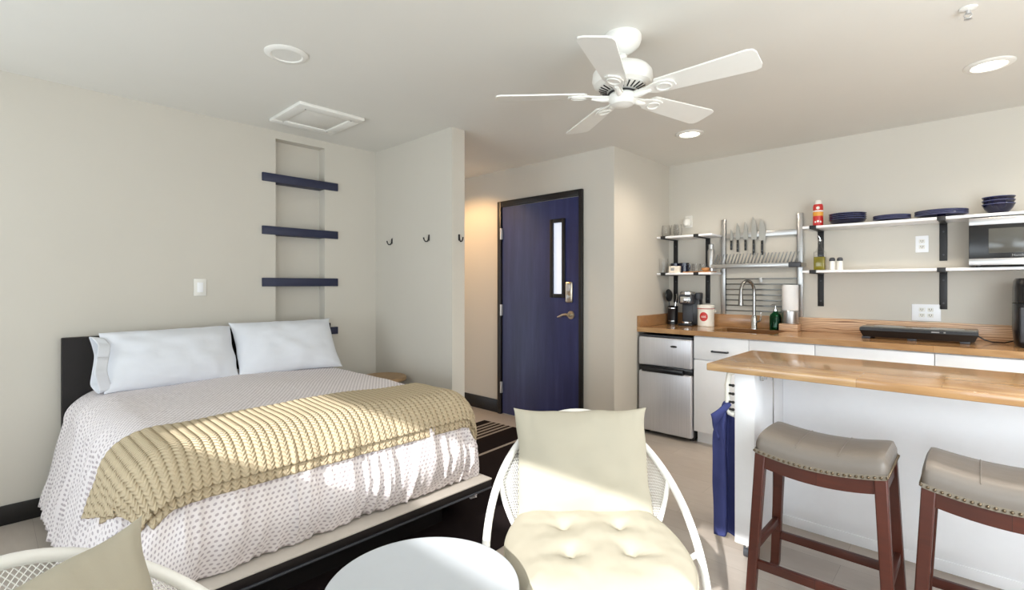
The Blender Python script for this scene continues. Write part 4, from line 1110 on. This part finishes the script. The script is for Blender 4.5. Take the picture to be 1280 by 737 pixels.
# outlets
def outlet(label, x, z, gang):
    t = thing('wall_outlet', label, 'outlet', (x, KY, z), 0, 'white outlets on the kitchen wall'); w = .036 * gang + (.008 if gang > 1 else 0)
    MB().box(-w, w, -.006, 0, -.059, .059, .003).build('plate', 'white', t)
    for g in range(gang):
        cx = (g - (gang - 1) / 2) * .046
        for sz in (-.02, .02):
            s = MB().box(cx - .0165, cx + .0165, -.0085, -.0055, sz - .0135, sz + .0135, .004).build('socket', 'ivory', t)
            MB().box(cx - .0075, cx - .0045, -.009, -.008, sz - .002, sz + .008).box(cx + .0045, cx + .0075, -.009, -.008, sz - .002, sz + .008).cyl((cx, -.008, sz - .007), (cx, -.009, sz - .007), .0025, n=8).build('slots', 'black', s)
outlet('white single outlet between the long shelves', -.293, 1.58, 1); outlet('white double outlet above the black cooktop', -.27, 1.095, 2)
# microwave
t = thing('microwave', 'stainless and black microwave on the long lower shelf', 'microwave', (.2, 4.40, SL))
MB().box(-.243, .26, -.115, .155, .012, .305, .006).build('body', 'slate', t)
MB().box(-.245, .262, -.135, -.116, .012, .307, .003).build('front', 'dark_glass', t)
MB().box(-.245, .262, -.139, -.1345, .262, .3075, .002).build('top_trim', 'steel', t); MB().box(-.245, .262, -.139, -.1345, .012, .054, .002).build('bottom_trim', 'steel', t)
MB().box(-.155, .115, -.1365, -.1345, .086, .238, .001).build('window', 'mw_glass', t)
text_mesh('lettering', 'Hamilton', .020, 'tag', t, Matrix.Translation((-.015, -.1355, .070)) @ FRONT)
MB().box(.15, .245, -.1375, -.1345, .08, .24, .002).build('keypad', 'slate', t)
m = MB()
for sx in (-.2, .2):
    for sy in (-.09, .12): m.cyl((sx, sy, 0), (sx, sy, .013), .014, n=12)
m.build('feet', 'black', t)
# cooktop
t = thing('cooktop', 'black electric cooktop on feet on the counter', 'cooktop', (-.302, 4.32, .92))
poly = [(-.125, .014), (-.150, .058), (-.150, .076), (.150, .076), (.150, .058), (.125, .014)]
m = MB().loft([[Vector((sx * (.302 - (0 if i in (1, 2, 3, 4) else .018)), y, z)) for i, (y, z) in enumerate(poly)] for sx in (-1, 1)]); m.build('body', 'black_plastic', t, smooth=20)
MB().box(-.298, .298, -.146, .146, .0762, .082, .002).build('glass_top', 'mw_glass', t)
for x, y in ((-.27, -.11), (.24, -.11), (-.27, .11), (.24, .11), (-.02, -.11)):
    MB().box(x - .024, x + .024, y - .012, y + .012, 0, .016, .003).build('foot', 'slate', t)
for x in (-.15, .15): MB().lathe([(.085, .0822), (.088, .0822), (.088, .0826), (.085, .0826)], 40, c=(x, 0)).build('heating_zone', 'tag', t)
MB().box(.08, .12, -.1512, -.149, .064, .070).box(.14, .15, -.1512, -.149, .064, .070).build('controls', 'tag', t)
MB().tube([(.295, .05, .045), (.33, .045, .02), (.37, .06, .006), (.42, .08, .006), (.47, .12, .02), (.50, .16, .03)], .004, 8).build('cord', 'black_plastic', t)
# air fryer
t = thing('air_fryer', 'tall black air fryer at the right edge of the counter', 'air fryer', (.285, 4.30, .92))
def rr(z, k):
    return [Vector((.135 * k * math.copysign(abs(math.cos(a)) ** .5, math.cos(a)), .15 * k * math.copysign(abs(math.sin(a)) ** .5, math.sin(a)), z)) for a in [2 * PI * i / 40 for i in range(40)]]
MB().loft([rr(0, .90), rr(.02, .95), rr(.10, 1), rr(.26, 1)]).build('base', 'black_plastic', t)
MB().loft([rr(.265, .99), rr(.35, .99), rr(.395, .96), rr(.41, .90)]).build('lid', 'dark_glass', t)
MB().box(-.11, .11, -.1525, -.14, .03, .24, .01, 3).build('drawer', 'slate', t)
MB().box(-.02, .02, -.20, -.150, .14, .18, .008, 3).build('drawer_handle', 'black_plastic', t)
MB().prism([(.07 * math.cos(a), .05 * math.sin(a)) for a in [2 * PI * k / 24 for k in range(24)]], -.002, .003, Matrix.Translation((0, -.15, .33)) @ FRONT).build('display', 'mw_glass', t)
